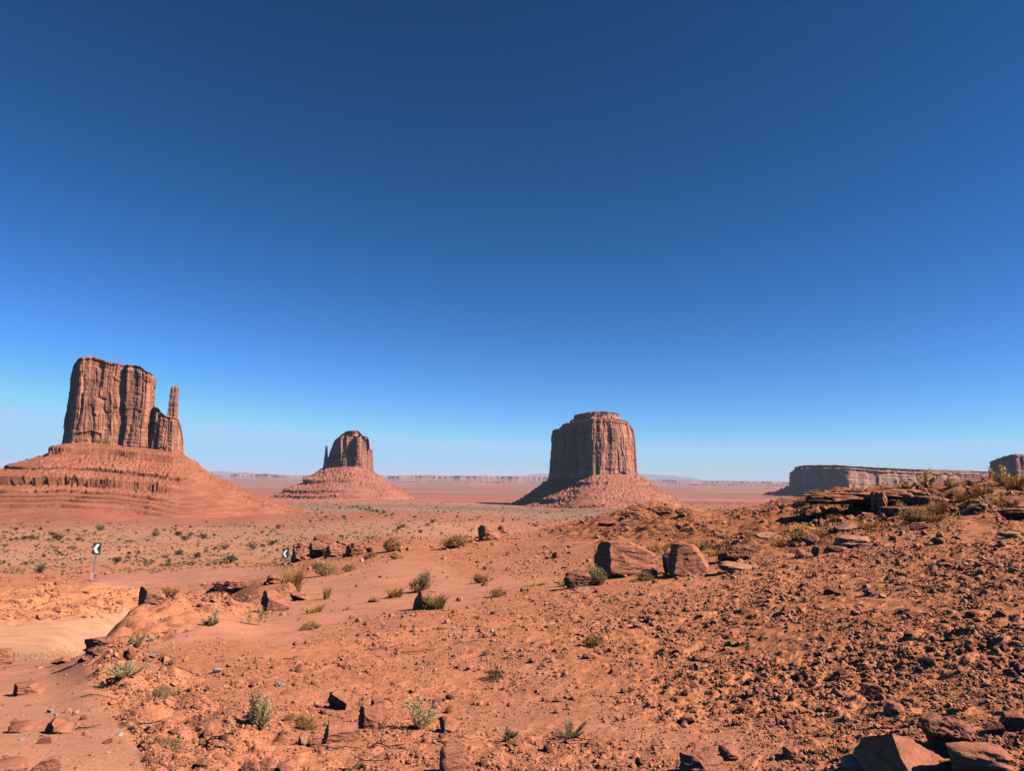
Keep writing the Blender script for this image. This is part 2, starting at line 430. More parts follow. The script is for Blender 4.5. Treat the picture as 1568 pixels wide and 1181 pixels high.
def ground_z(x, y):
    x, y = np.asarray(x, float), np.asarray(y, float)
    az, u = np.arctan2(x, y), np.log(np.maximum(np.hypot(x, y), 0.51))
    i = np.clip(np.searchsorted(AZ, az) - 1, 0, NA - 2); j = np.clip(np.searchsorted(UD, u) - 1, 0, ND - 2)
    a = np.clip((az - AZ[i]) / (AZ[i + 1] - AZ[i]), 0, 1); b = np.clip((u - UD[j]) / (UD[j + 1] - UD[j]), 0, 1)
    return (ZG[i, j] * (1 - a) + ZG[i + 1, j] * a) * (1 - b) + (ZG[i, j + 1] * (1 - a) + ZG[i + 1, j + 1] * a) * b

def hit(px, py, dmin=2.5):
    """where the ray through a photo pixel meets the ground: x, y, z, distance (nan if it does not)"""
    px, py = np.atleast_1d(np.asarray(px, float)), np.atleast_1d(np.asarray(py, float))
    q = dirs(px, py); az = np.arctan2(q[:, 0], q[:, 1]); te = q[:, 2] / np.hypot(q[:, 0], q[:, 1])
    i = np.clip(np.searchsorted(AZ, az), 1, NA - 1)
    i = np.where(np.abs(AZ[i] - az) < np.abs(AZ[i - 1] - az), i, i - 1)
    out = np.full((len(px), 4), np.nan)
    j0 = int(np.searchsorted(RD, dmin))
    TE = ZG[:, j0:] / RD[None, j0:]
    for k in range(len(px)):
        w = TE[i[k]] >= te[k]
        if not w.any(): continue
        j = int(w.argmax())
        d = RD[j0 + j]
        if j > 0:
            t0, t1 = TE[i[k], j - 1], TE[i[k], j]
            d = RD[j0 + j - 1] + (RD[j0 + j] - RD[j0 + j - 1]) * (te[k] - t0) / (t1 - t0 + 1e-12)
        out[k] = (math.sin(az[k]) * d, math.cos(az[k]) * d, te[k] * d, d)
    return out

# soil colours by place: albedo, with slope shade painted in on the crest
def C3(*c): return np.array(c, float)
def lerpc(c, t, d): return c * (1 - t[..., None]) + d * t[..., None]
soil = np.empty(Z0.shape + (3,))
soil[:] = C3(0.59, 0.225, 0.112)
n1 = fbm(X / 2.2, Y / 2.2, 3, 40)
soil = lerpc(soil, np.clip(m_right, 0, 1), C3(0.56, 0.215, 0.10))
soil = lerpc(soil, np.clip(0.85 * m_crest, 0, 1), C3(0.35, 0.122, 0.052))  # orange-brown crest soil, darkened to paint in the shade of its left-facing slope
soil = lerpc(soil, np.clip(0.55 * m_grass * sstep(-0.2, 0.3, n1), 0, 1), C3(0.50, 0.23, 0.095))
soil = lerpc(soil, np.clip(m_sand2 + 0.5 * m_sand3, 0, 1), C3(0.64, 0.265, 0.150))
soil = lerpc(soil, m_path, C3(0.64, 0.275, 0.155))
soil = lerpc(soil, np.clip(m_flat, 0, 1), C3(0.56, 0.24, 0.15))
soil = lerpc(soil, np.clip(m_bank, 0, 1), C3(0.67, 0.27, 0.125))
soil = lerpc(soil, m_road, C3(0.68, 0.33, 0.19))
lr = np.log10(RD)[None, :] * one
wob = 0.10 * fbm(X / 300, Y / 300, 3, 41) + 0.05 * fbm(X / 60, Y / 60, 2, 45)
lw = lr + np.where(lr > 1.7, wob, 0)
stops = [(1.75, (0.60, 0.235, 0.12)), (2.1, (0.58, 0.25, 0.14)), (2.5, (0.52, 0.24, 0.14)), (2.8, (0.50, 0.19, 0.11)), (3.02, (0.46, 0.165, 0.095)),
         (3.14, (0.37, 0.20, 0.13)), (3.30, (0.37, 0.20, 0.135)), (3.42, (0.44, 0.17, 0.105)), (3.58, (0.46, 0.15, 0.10)), (3.72, (0.30, 0.20, 0.14)), (3.80, (0.43, 0.175, 0.12)), (3.95, (0.44, 0.18, 0.125)), (4.05, (0.28, 0.19, 0.14)), (4.12, (0.45, 0.21, 0.15)), (4.5, (0.46, 0.23, 0.17))]
fs = np.array([s for s, _ in stops]); fc = np.array([c for _, c in stops])
farc = np.stack([np.interp(lw, fs, fc[:, k]) for k in range(3)], -1)
soil = lerpc(soil, np.where(near & (m_flat + m_bank + m_road > 0.2), 0, sstep(1.70, 1.86, lr)), farc) if False else soil * (1 - sstep(1.72, 1.86, lr))[..., None] + farc * sstep(1.72, 1.86, lr)[..., None]
# scrubby and bare patches of the valley floor
pt = fbm(X / 70, Y / 45, 4, 50); pt2 = fbm(X / 9, Y / 7, 3, 51)
vegw = sstep(1.8, 2.0, lr) * (1 - sstep(2.75, 3.0, lr)) * sstep(-0.15, 0.35, pt + 0.6 * pt2)
soil = lerpc(soil, 0.34 * vegw, C3(0.38, 0.27, 0.15))
st = fbm(X / 1400, Y / 420, 4, 52) * sstep(3.0, 3.4, lr)
soil *= (1 + 0.30 * st)[..., None]
soil *= (1 + 0.10 * n1 * (1 - sstep(1.6, 1.9, lr)))[..., None]
soil *= np.array([0.95, 0.885, 0.84])
soil = np.clip(soil, 0.02, 0.85)

V = np.stack([X, Y, ZG], -1).reshape(-1, 3)
gf = grid_faces(NA, ND)
wrapf = np.stack([np.full(ND - 1, 0), np.full(ND - 1, 0), np.full(ND - 1, 0), np.full(ND - 1, 0)], -1)
jj = np.arange(ND - 1)
wrapf = np.stack([(NA - 1) * ND + jj, jj, jj + 1, (NA - 1) * ND + jj + 1], -1)
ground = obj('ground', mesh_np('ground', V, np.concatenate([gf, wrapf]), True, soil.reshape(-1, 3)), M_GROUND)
tag(ground, kind='structure')

def sheet(name, mask, lift, thr=0.75):
    q = (mask > thr) & (RD[None, :] < 70)
    f = q[:-1, :-1] & q[1:, :-1] & q[1:, 1:] & q[:-1, 1:]
    ii, jk = np.where(f)
    fc_ = np.stack([ii * ND + jk, (ii + 1) * ND + jk, (ii + 1) * ND + jk + 1, ii * ND + jk + 1], -1)
    u, inv = np.unique(fc_, return_inverse=True)
    vv = V[u].copy(); vv[:, 2] += lift
    o = obj(name, mesh_np(name, vv, inv.reshape(-1, 4), True, soil.reshape(-1, 3)[u]), M_GROUND)
    return tag(o, kind='structure')
sheet('dirt_road', m_road, 0.006)
sheet('sandy_path', m_path, 0.005)

# ------------------------------------------------------------------ buttes and mesas
def at_plane(px, py, D):
    q = dirs(px, py)
    return q[..., 0] / q[..., 1] * D, q[..., 2] / q[..., 1] * D

def resample(poly, n):
    P = np.array(poly, float); Q = np.vstack([P, P[:1]])
    s = np.r_[0, np.cumsum(np.hypot(*np.diff(Q, axis=0).T))]
    t = np.linspace(0, s[-1], n, endpoint=False)
    return np.stack([np.interp(t, s, Q[:, 0]), np.interp(t, s, Q[:, 1])], -1), s[-1]

def smooth_loop(P, k):
    for _ in range(k): P = (np.roll(P, 1, 0) + 2 * P + np.roll(P, -1, 0)) / 4
    return P

def normals2(P):
    t = np.roll(P, -1, 0) - np.roll(P, 1, 0)
    n = np.stack([t[:, 1], -t[:, 0]], -1); n /= np.linalg.norm(n, axis=1, keepdims=True) + 1e-9
    area = 0.5 * np.sum(P[:, 0] * np.roll(P[:, 1], -1) - np.roll(P[:, 0], -1) * P[:, 1])
    return n if area > 0 else -n

def foot(pts, D):
    out = []
    for px, v in pts:
        x, _ = at_plane(px, 720.0, D)
        out.append((x * (D + v) / D, D + v))
    return out

def prof(pts, D):
    """top outline given in photo pixels -> z as a function of x/y ratio, at the butte's own distance"""
    xs = np.array([at_plane(px, py, D)[0] for px, py in pts]); zs = np.array([at_plane(px, py, D)[1] for px, py in pts])
    o = np.argsort(xs); xs, zs = xs[o], zs[o]
    return lambda x, y: np.interp(x * D / y, xs, zs)

def cliff(pts, D, zbot, topf, L, n=520, m=110, flute=0.35, batter=0.06, seed=0, rim=0.0, strata=0.05, smooth=4, dome=0.0, low=0.0):
    """a rock wall round a plan outline: fluted columns, clefts, ledges and a rough top. L = column width in metres"""
    P, per = resample(foot(pts, D), n)
    P = smooth_loop(P, smooth); N = normals2(P)
    s = np.linspace(0, per, n, endpoint=False)
    c = P.mean(0)
    t = np.concatenate([np.linspace(0, 1, m) ** 0.95])
    H = float(np.max(topf(P[:, 0], P[:, 1])) - zbot)
    S, T = np.meshgrid(s, t, indexing='ij')
    zz = T * H
    wx = 0.35 * L * perlin(S / (3 * L), zz / (4 * L), seed + 5)
    r1 = perlin((S + wx) / (2.2 * L), zz / (26 * L), seed); r2 = perlin((S + wx) / (0.85 * L), zz / (9 * L), seed + 1); r3 = perlin(S / (0.36 * L), zz / (3.2 * L), seed + 2)
    d = flute * L * (1.5 * (0.28 - np.abs(r1)) + 0.6 * (0.3 - np.abs(r2)) + 0.18 * r3)
    d += 0.035 * L * fbm(S / (0.30 * L), zz / (0.45 * L), 3, seed + 3)
    def joints(w, hgt, sd):
        uu = (S + 0.5 * wx + 0.9 * w * perlin(S / (2.6 * w), zz / (9 * hgt), sd) + 0.12 * w * perlin(S / (0.6 * w), zz / (1.5 * hgt), sd + 9)) / w
        ci = np.floor(uu); fr = uu - ci
        off = _h(ci.astype(np.int64), 0 * ci.astype(np.int64), sd) / 65535.0
        cj = np.floor(zz / hgt + 7.3 * off + 0.25 * perlin(S / w, zz / hgt, sd + 1))
        v_ = _h(ci.astype(np.int64), cj.astype(np.int64), sd + 3) / 65535.0 - 0.5
        cz = sstep(-0.1, 0.25, perlin(ci * 3.1 + 0.5, zz / (2.2 * hgt), sd + 5))
        crack = cz * np.exp(-((np.minimum(fr, 1 - fr)) * w / (0.05 * L)) ** 2)
        return 0.8 * v_ + 0.55 * (off - 0.5) - 0.6 * crack
    d += flute * L * (0.9 * joints(1.25 * L, 3.4 * L, seed + 20) + 0.55 * joints(0.50 * L, 1.5 * L, seed + 30))
    bed = perlin(zz / (0.22 * L), S / (9 * L), seed + 4)
    bw = strata * (0.35 + 1.8 * sstep(0.86, 0.95, T) + 1.6 * (1 - sstep(0.06, 0.16, T)))
    d += L * bw * np.sign(bed) * np.abs(bed) ** 0.5
    d += batter * H * (1 - T) ** 1.3 + low * H * (1 - sstep(0.0, 0.22, T))
    d -= rim * H * sstep(0.80, 1.0, T) ** 1.5
    x = P[:, :1] + N[:, :1] * d; y = P[:, 1:] + N[:, 1:] * d
    zt = topf(x, y) + 0.10 * L * fbm(S / (0.8 * L), 0 * S, 3, seed + 8) * sstep(0.7, 1, T)
    z = zbot + T * (zt - zbot)
    k = 14
    q = np.linspace(0, 1, k + 1)[1:][None, :]
    xe, ye, ze = x[:, -1:], y[:, -1:], z[:, -1:]
    xc = xe * (1 - q) + c[0] * q; yc = ye * (1 - q) + c[1] * q
    zc = topf(xc, yc) + dome * H * np.sin(q * math.pi / 2) + 0.16 * L * fbm(xc / (0.6 * L), yc / (0.6 * L), 3, seed + 9)
    zc = ze * (1 - sstep(0, 0.12, q)) + zc * sstep(0, 0.12, q)
    V_ = np.stack([np.concatenate([x, xc], 1), np.concatenate([y, yc], 1), np.concatenate([z, zc], 1)], -1)
    return V_.reshape(-1, 3), grid_faces(n, m + k, True)[:, ::-1]

def merge(parts):
    V_, F_, o = [], [], 0
    for v, f in parts:
        V_.append(v); F_.append(f + o); o += len(v)
    return np.concatenate(V_), np.concatenate(F_)

def talus(pts, D, ztopf, profile, L, mults, n=640, m=200, seed=0, cliffs=(), zmin=-200, inset=0.35, beds=None):
    """an apron of rubble below a plan outline. profile: (distance, drop) in metres; cliffs: (drop, height) of ledges; mults: (angle from +x in degrees, stretch)"""
    P, per = resample(foot(pts, D), n)
    P = smooth_loop(P, 40)
    c = P.mean(0)
    N = normals2(P); rad = P - c; rad /= np.linalg.norm(rad, axis=1, keepdims=True)
    N = 0.6 * N + 0.4 * rad; N = smooth_loop(N, 60); N /= np.linalg.norm(N, axis=1, keepdims=True)
    ang = np.degrees(np.arctan2(N[:, 1], N[:, 0])) % 360
    ma = np.array([a for a, _ in mults] + [360 + mults[0][0]], float); mv = np.array([b for _, b in mults] + [mults[0][1]], float)
    mul = np.interp(ang, ma, mv)
    s_ = np.linspace(0, per, n, endpoint=False)
    ps, pd = np.array(profile, float).T
    u = np.concatenate([np.linspace(-inset, 0, 8)[:-1], np.linspace(0, 1, m) ** 0.9])
    smax = ps[-1]
    S, U = np.meshgrid(s_, u, indexing='ij')
    dist = np.where(U < 0, U * 3.0 * L / inset, U * smax)
    gul = 0.6 * perlin(S / (5 * L), dist / (9 * L), seed + 3) + 0.25 * perlin(S / (1.7 * L), dist / (4 * L), seed + 4)
    drop = np.interp(np.maximum(dist + 0.30 * L * gul, 0), ps, pd)
    for (dl, h, wgt, lo, hi) in cliffs:
        ph = dl + 0.25 * h * perlin(S / (7 * L), 0.37 + 0 * S, seed + int(dl) % 97)
        mk = np.clip(wgt + (0.9 if h > 8 else 0.5) * perlin(S / (4 * L), 0.31 + 0 * S + dl * 0.37, seed + 11), 0, 1) * (sstep(lo, lo + 14, ang) * (1 - sstep(hi - 30, hi + 8, ang)))[:, None]
        notch = (perlin(S / (0.42 * L), 0 * S + dl, seed + 12) > 0.28) * (1.0 if h > 10 else 0.0)
        under = 0.55 if h > 8 else 1.15
        hh = h * mk
        tt = (drop - ph) / (h * 1.6 + 1e-6)
        drop = np.where((tt > -1) & (tt < 1), drop + hh * 0.5 * np.sign(tt) * (1 - np.abs(tt)) ** 0.7, drop)
        dist = dist - np.where((tt > 0) & (tt < 1.0), (under + 0.5 * notch) * h * mk * np.clip(1 - tt, 0, 1), 0)
    inw = (U < 0)
    x = P[:, :1] + N[:, :1] * dist * mul[:, None]; y = P[:, 1:] + N[:, 1:] * dist * mul[:, None]
    z = ztopf(x, y) - drop + np.where(inw, -U * 0.5 * L, 0)
    rub = np.abs(fbm(x / (0.62 * L), y / (0.62 * L), 4, seed + 7, 0.62))
    rub2 = np.maximum(perlin(x / (0.30 * L), y / (0.30 * L), seed + 9) - 0.24, 0)
    rw = 1.0 if beds is None else 1 - 0.8 * sstep(beds - 6, beds + 4, drop) * (1 - sstep(300, 325, ang))[:, None]
    z += (L * 0.24 * (rub - 0.3) + L * 0.62 * rub2) * rw * sstep(0, 0.05, U) + 0.10 * L * gul
    V_ = np.stack([x, y, z], -1).reshape(-1, 3)
    return V_, grid_faces(n, len(u), True)[:, ::-1]

def cone_pin(levels, D, dep, n=90, seed=0, m=70):
    """a rock pinnacle: levels = (py, centre px, half width px)"""
    L_ = sorted(levels, key=lambda a: -a[0])
    zs = np.array([at_plane(c, py, D)[1] for py, c, r in L_]); xs = np.array([at_plane(c, py, D)[0] for py, c, r in L_]); rs = np.array([r for *_, r in L_]) * D / F
    t = np.linspace(zs[0], zs[-1], m); th = np.linspace(0, 2 * np.pi, n, endpoint=False)
    TH, T = np.meshgrid(th, t, indexing='ij')
    cx, r = np.interp(T, zs, xs), np.interp(T, zs, rs)
    k = 1 + 0.16 * perlin(np.cos(TH) * 1.8 + 5, np.sin(TH) * 1.8 + T / (rs.max() * 9), seed) + 0.04 * np.sign(perlin(T / (rs.max() * 0.8), TH * 0.2, seed + 1)) + 0.12 * perlin(np.cos(TH) * 4 + 9, np.sin(TH) * 4 + T / (rs.max() * 2), seed + 2)
    sq = 1 / np.maximum(np.abs(np.cos(TH)), np.abs(np.sin(TH))) ** 0.5
    x = cx + r * k * sq * np.cos(TH); y = D + dep + r * k * sq * 1.1 * np.sin(TH)
    V_ = np.stack([x, y, T], -1)
    cap = np.stack([np.full(n, cx[0, -1]), np.full(n, D + dep), np.full(n, t[-1] + rs[-1] * 0.3)], -1)[:, None]
    V_ = np.concatenate([V_, V_[:, -1:] * 0.5 + cap * 0.5 + np.array([0, 0, rs[-1] * 0.12]), cap], 1)
    return V_.reshape(-1, 3), grid_faces(n, m + 2, True)

def zline(pts, D):
    return prof(pts, D)

def butte(name, D, px0, label):
    x, _ = at_plane(px0, 720.0, D)
    o = empty(name, (x, D, float(ground_z(x, D))), label, 'butte')
    return o, Vector((x, D, float(ground_z(x, D))))

def part(name, vf, mat, root, org):
    v, f = vf
    me = mesh_np(name, v - np.array(org), f, True)
    if name != 'talus_slope': me.set_sharp_from_angle(angle=R(38))
    return obj(name, me, mat, root)

lit, mid, dark = (0.62, 0.250, 0.135), (0.44, 0.175, 0.108), (0.25, 0.108, 0.080)
TA, TB, TC = (0.36, 0.112, 0.062), (0.46, 0.150, 0.080), (0.56, 0.212, 0.124)

# -- the left butte with the thumb
D = 1330.0
root, org = butte('sandstone_butte', D, 185, 'broad flat-topped butte with a thin thumb spire at its right end')
mc = mat_cliff('cliff_rock_varnished', lit, mid, dark, 22)
top = prof([(96,645),(99,622),(102,598),(106,580),(112,565),(118,557),(124,554.5),(135,553),(150,555),(160,560),(170,562),(181,562),(184,563.5),(200,565),(214,567),(224,573),(234,577),(240,585)], D)
zb = at_plane(190, 700, D)[1]
blk = cliff([(99,30),(100,-10),(102.5,-50),(110,-60),(128,-56),(150,-51),(170,-46),(181,-43),(183.5,-38),(186,-46),(200,-47),(216,-44),(224,-32),(226,20),(217,70),(180,90),(125,70)], D, zb, top, 20, n=700, m=140, flute=0.24, batter=0.03, seed=3, smooth=1)
top2 = prof([(226,626),(240,627),(246,633),(253,640),(262,641),(272,643),(277,655),(281,676)], D)
sh = cliff([(222,-10),(230,-38),(250,-46),(266,-42),(276,-20),(277,10),(266,40),(238,45)], D, zb, top2, 13, n=300, m=80, flute=0.30, batter=0.06, seed=8, smooth=3)
part('cliff', merge([blk, sh]), mc, root, org)
pin = cone_pin([(662,270,8.5),(640,269.0,6.6),(625,269.6,6.0),(612,270.9,5.5),(604,271.8,5.2),(601,272.2,4.7),(597,272.6,5.3),(594,272.8,4.4)], D, -12, seed=4)
part('pinnacle', pin, mc, root, org)
mt = mat_talus('talus_rubble', TA, TB, TC, 16)
ztl = zline([(60,680),(98,679),(180,683),(240,690),(281,697),(330,698)], D)
k = D / F
tal = talus([(97,30),(98,-20),(101,-56),(112,-64),(140,-58),(180,-50),(205,-54),(236,-50),(268,-50),(281,-22),(282,15),(268,45),(225,75),(180,95),(125,75)], D, ztl,
            [(0,0),(20*k,14*k),(30*k,24*k),(52*k,36*k),(86*k,53*k),(122*k,66*k),(165*k,79*k),(205*k,90*k),(300*k,104*k),(420*k,118*k)], 15,
            [(0,1.0),(90,1.0),(160,1.35),(190,1.45),(230,1.15),(270,0.95),(310,0.95)], n=900, m=260, seed=2,
            beds=80, cliffs=[(15,9,1.0,150,360),(47,7,0.9,170,335),(66,13,1.1,170,318),(82,5,1.1,170,320),(88,5,1.1,170,320),(94,5,1.1,170,320),(100,5,1.1,170,320)])
part('talus_slope', tal, mt, root, org)

# -- the small butte in the middle distance
D = 3080.0
root, org = butte('sandstone_butte', D, 535, 'small distant butte with a thin free spire on its left side')
mc2 = mat_cliff('cliff_rock_columns', (0.58, 0.235, 0.145), (0.43, 0.17, 0.11), (0.22, 0.095, 0.072), 34)
zb = at_plane(535, 722, D)[1]
top = prof([(503,700),(506,690),(509,682),(513,675),(518,671),(522,669.5),(550,670),(556,671),(563,671),(565,676),(566,690)], D)
blk = cliff([(506,70),(509,20),(516,-55),(530,-85),(541,-70),(545,-95),(555,-100),(562,-70),(565,0),(560,90),(520,110)], D, zb, top, 36, n=460, m=90, flute=0.42, batter=0.03, seed=21, smooth=3)
sad = cliff([(498,10),(500,-30),(510,-30),(512,20),(505,40)], D, zb, prof([(496,703),(502,701),(508,700),(514,690)], D), 20, n=120, m=40, seed=25)
part('cliff', merge([blk, sad]), mc2, root, org)
cap = cliff([(521,20),(525,-35),(540,-50),(552,-35),(554,20),(540,50)], D, at_plane(535, 674, D)[1], prof([(519,668),(523,665.5),(527,664.5),(530,661.5),(540,661),(549,661),(552,665),(556,668)], D), 24, n=200, m=30, flute=0.25, batter=0.05, seed=23, strata=0.14)
part('caprock', cap, mc2, root, org)
part('pinnacle', cone_pin([(722,500,4.6),(712,500,3.8),(704,500.2,2.7),(698,500.4,2.1),(690,500.6,1.7),(685,500.9,1.7),(683,501,1.2)], D, -10, seed=14, n=60), mc2, root, org)
k = D / F
mt2 = mat_talus('talus_rubble_distant', (0.37,0.12,0.075), (0.46,0.16,0.10), (0.53,0.205,0.13), 34)
tal = talus([(496,40),(499,-40),(516,-75),(530,-95),(545,-105),(562,-80),(566,0),(560,100),(520,115),(500,80)], D, zline([(490,716),(500,715),(540,715),(566,718),(575,719)], D),
            [(0,0),(14*k,10*k),(34*k,24*k),(54*k,34*k),(70*k,46*k),(95*k,54*k),(140*k,62*k)], 28, [(0,1.0),(90,1),(180,0.85),(225,1.25),(270,1.25),(320,1.05)], n=520, m=150, seed=31,
            cliffs=[(60,14,0.7,150,360),(98,10,0.8,180,340),(118,9,0.8,180,340),(132,9,0.8,180,340)])
part('talus_slope', tal, mt2, root, org)

# -- the big butte right of the centre
D = 2270.0
root, org = butte('sandstone_butte', D, 908, 'massive square butte with a shadowed left wall and stepped caprock')
mc3 = mat_cliff('cliff_rock_streaked', (0.66, 0.272, 0.168), (0.49, 0.195, 0.128), (0.23, 0.095, 0.072), 26)
zb = at_plane(908, 740, D)[1]
top = prof([(842,664),(845,657),(850,655.5),(859,654.5),(861,649),(868,647.5),(890,646),(905,645),(935,645),(958,647),(964,650),(968,656),(972,664),(975,680),(977,694)], D)
blk = cliff([(844,95),(846,62),(870,5),(895,-55),(908,-95),(922,-100),(945,-92),(962,-62),(971,-20),(973,50),(955,120),(900,160),(860,150)], D, zb, top, 26, n=640, m=130, flute=0.26, batter=0.035, seed=41, smooth=2, rim=0.03, low=0.02)
part('cliff', blk, mc3, root, org)
tier = cliff([(873,55),(886,0),(905,-38),(925,-46),(942,-40),(950,-10),(950,60),(915,100),(882,90)], D, at_plane(908, 652, D)[1], prof([(862,646),(874,642),(880,639),(905,638),(942,638.5),(950,641),(960,646)], D), 16, n=300, m=36, flute=0.25, batter=0.6, seed=43, strata=0.10)
cap = cliff([(880,40),(892,-5),(910,-28),(932,-30),(946,-18),(948,30),(925,70),(893,65)], D, at_plane(908, 645, D)[1], prof([(872,636),(877,633.5),(890,633),(903,631.5),(915,631),(925,632),(938,633.5),(950,635),(954,638)], D), 20, n=260, m=30, flute=0.28, batter=0.03, seed=44, strata=0.12)
part('caprock', merge([tier, cap]), mc3, root, org)
k = D / F
mt3 = mat_talus('talus_rubble_far', (0.38,0.13,0.075), (0.48,0.17,0.10), (0.56,0.23,0.145), 24)
tal = talus([(842,85),(846,50),(870,-5),(895,-65),(908,-108),(925,-112),(948,-102),(965,-70),(976,-20),(976,50),(955,125),(900,165),(860,155)], D, zline([(835,734),(845,733),(908,728),(940,727),(976,728),(990,729)], D),
            [(0,0),(14*k,9*k),(30*k,20*k),(50*k,33*k),(72*k,44*k),(110*k,54*k),(160*k,64*k)], 22, [(0,1.0),(90,1),(170,0.95),(200,0.9),(240,1.15),(275,1.2),(320,1.05)], n=640, m=180, seed=51,
            cliffs=[(24,9,0.9,200,360),(66,10,0.7,190,340),(84,7,0.6,190,330)])
part('talus_slope', tal, mt3, root, org)

# -- the long mesa at the right
D = 4500.0
root, org = butte('long_mesa', D, 1290, 'long level mesa with a shadowed end wall beyond the red rise')
root['category'] = 'mesa'
mc4 = mat_cliff('cliff_rock_mesa', (0.52, 0.26, 0.19), (0.42, 0.20, 0.15), (0.27, 0.135, 0.11), 70)
zb = at_plane(1290, 765, D)[1]
top = prof([(1206,728),(1211,722),(1214,719),(1225,717),(1245,716.5),(1290,718),(1340,722),(1400,724),(1460,725),(1520,727),(1620,729),(1800,732)], D)
blk = cliff([(1210,560),(1211,420),(1235,180),(1262,0),(1285,-120),(1297,-150),(1312,-120),(1345,40),(1400,130),(1450,330),(1520,480),(1640,650),(1800,800),(1800,1500),(1500,1500),(1300,1200)], D, zb, top, 70, n=800, m=90, flute=0.22, batter=0.02, seed=61, smooth=3, strata=0.05)
tier = cliff([(1216,520),(1240,230),(1285,20),(1320,40),(1400,250),(1520,580),(1640,750),(1780,900),(1780,1400),(1500,1400),(1310,1100)], D, at_plane(1290, 724, D)[1], prof([(1210,717),(1218,713),(1225,712),(1240,711.5),(1275,712.5),(1292,713.5),(1340,716.5),(1400,718.5),(1460,719.5),(1520,721),(1620,723),(1800,726)], D), 50, n=600, m=30, flute=0.2, batter=0.25, seed=62, strata=0.14)
part('cliff', blk, mc4, root, org)
part('caprock', tier, mat_cliff('cliff_rock_caprock', (0.36,0.17,0.11), (0.28,0.13,0.085), (0.2,0.1,0.07), 40), root, org)
k = D / F
tal = talus([(1208,560),(1209,420),(1235,170),(1262,-12),(1285,-135),(1297,-165),(1312,-135),(1345,25),(1400,115),(1450,315),(1520,465),(1640,640),(1800,780),(1810,1500),(1500,1520),(1300,1220)], D, zline([(1200,744),(1215,745),(1290,754),(1400,757),(1800,765)], D),
            [(0,0),(14*k,7*k),(30*k,13*k),(55*k,20*k),(90*k,30*k)], 50, [(0,1),(180,1)], n=420, m=70, seed=71, cliffs=[(40,10,0.7,0,360)])
part('talus_slope', tal, mat_talus('talus_rubble_mesa', (0.33,0.12,0.08), (0.40,0.155,0.10), (0.46,0.19,0.125), 50), root, org)

# -- the block at the right edge of the picture
D = 3000.0
root, org = butte('sandstone_butte', D, 1560, 'dark square butte cut by the right edge behind the red rise')
zb = at_plane(1560, 775, D)[1]
top = prof([(1512,712),(1516,705),(1522,703),(1526,701.5),(1536,699.5),(1548,697.5),(1556,697),(1570,698),(1620,701),(1720,706)], D)
blk = cliff([(1516,330),(1517,230),(1530,80),(1545,-60),(1554,-110),(1566,-110),(1600,-20),(1680,80),(1740,240),(1700,420),(1580,460)], D, zb, top, 40, n=460, m=90, flute=0.26, batter=0.02, seed=81, smooth=3, rim=0.02)
part('cliff', blk, mc4, root, org)
k = D / F
tal = talus([(1514,330),(1515,230),(1530,70),(1545,-75),(1554,-125),(1566,-125),(1600,-30),(1680,70),(1750,240),(1700,430),(1580,470)], D, zline([(1500,752),(1600,756)], D), [(0,0),(20*k,12*k),(50*k,28*k),(90*k,40*k)], 34, [(0,1),(180,1)], n=300, m=60, seed=83)
part('talus_slope', tal, mt2, root, org)

# -- the far rim and the blue mountains
def rim(name, pts, D, depth, zbot, L, seed, mat, foot_s, dip=0.45):
    n, m = 1500, 46
    p = np.linspace(pts[0][0], pts[-1][0], n)
    x0, z0 = at_plane(p, np.interp(p, [a for a, _ in pts], [b for _, b in pts]), D)
    t = np.linspace(0, 1, m)
    ridge = np.abs(fbm(x0 / (7.0 * L), 0.37 + x0 / (31 * L), 3, seed)) * 3.4 + 0.6 * fbm(x0 / (1.3 * L), 0.41 + x0 / (3.1 * L), 3, seed + 1) + 0.3 * perlin(x0 / (0.15 * L), 0.29 + x0 / (0.5 * L), seed + 6)
    U, T = np.meshgrid(p, t, indexing='ij')
    zt = (z0 + 0.05 * L * fbm(x0 / (2.3 * L), 0.33 + x0 / (7 * L), 3, seed + 3))[:, None]
    hq = np.interp(T, [0, 0.40, 0.43, 0.62, 0.65, 0.80, 1.0], [0, 0.30, 0.42, 0.58, 0.92, 1.0, 1.0])
    yy = np.interp(T, [0, 0.40, 0.43, 0.62, 0.65, 0.80, 1.0], [-foot_s, -0.35 * foot_s, -0.33 * foot_s, -0.02 * foot_s, 0.0, 0.05 * depth, depth])
    y = D + yy + L * 1.0 * ridge[:, None] * np.clip(1.2 - 0.4 * (T < 0.4), 0, 2) - 0.3 * L + 0.10 * L * perlin(U / 2.0, T * 9, seed + 5)
    z = zbot + hq * (zt - zbot)
    x = x0[:, None] * (y / D)
    o = obj(name, mesh_np(name, np.stack([x, y, z], -1).reshape(-1, 3), grid_faces(n, m), True), mat)
    return o
m_rim = mat_talus('rim_rock', (0.25,0.115,0.095), (0.34,0.165,0.135), (0.44,0.24,0.20), 90)
tag(rim('hills', [(-400,715),(200,722),(330,727.5),(352,727),(365,725.5),(385,726),(405,725.5),(430,727.5),(480,728.5),(560,728),(600,728.5),(640,727.5),(680,728.5),(760,729),(800,730),(850,731),(980,735),(1040,736),(1110,737.5),(1160,738),(1210,739.5),(1350,742),(1900,748)], 21000.0, 6000, -165, 420, 5, m_rim, 1900), kind='structure')
tag(rim('hills', [(200,735),(400,735.5),(520,737.5),(600,738.2),(650,737.6),(700,738.6),(760,738),(820,739.2),(900,741),(980,741.2),(1040,741),(1100,742.6),(1150,742),(1210,744.5),(1300,748)], 14500.0, 1500, -142, 260, 15, m_rim, 900), kind='structure')
m_mtn = mat_plain('mountain_forest', (0.16, 0.14, 0.13), 1.0, 0, 0.0004)
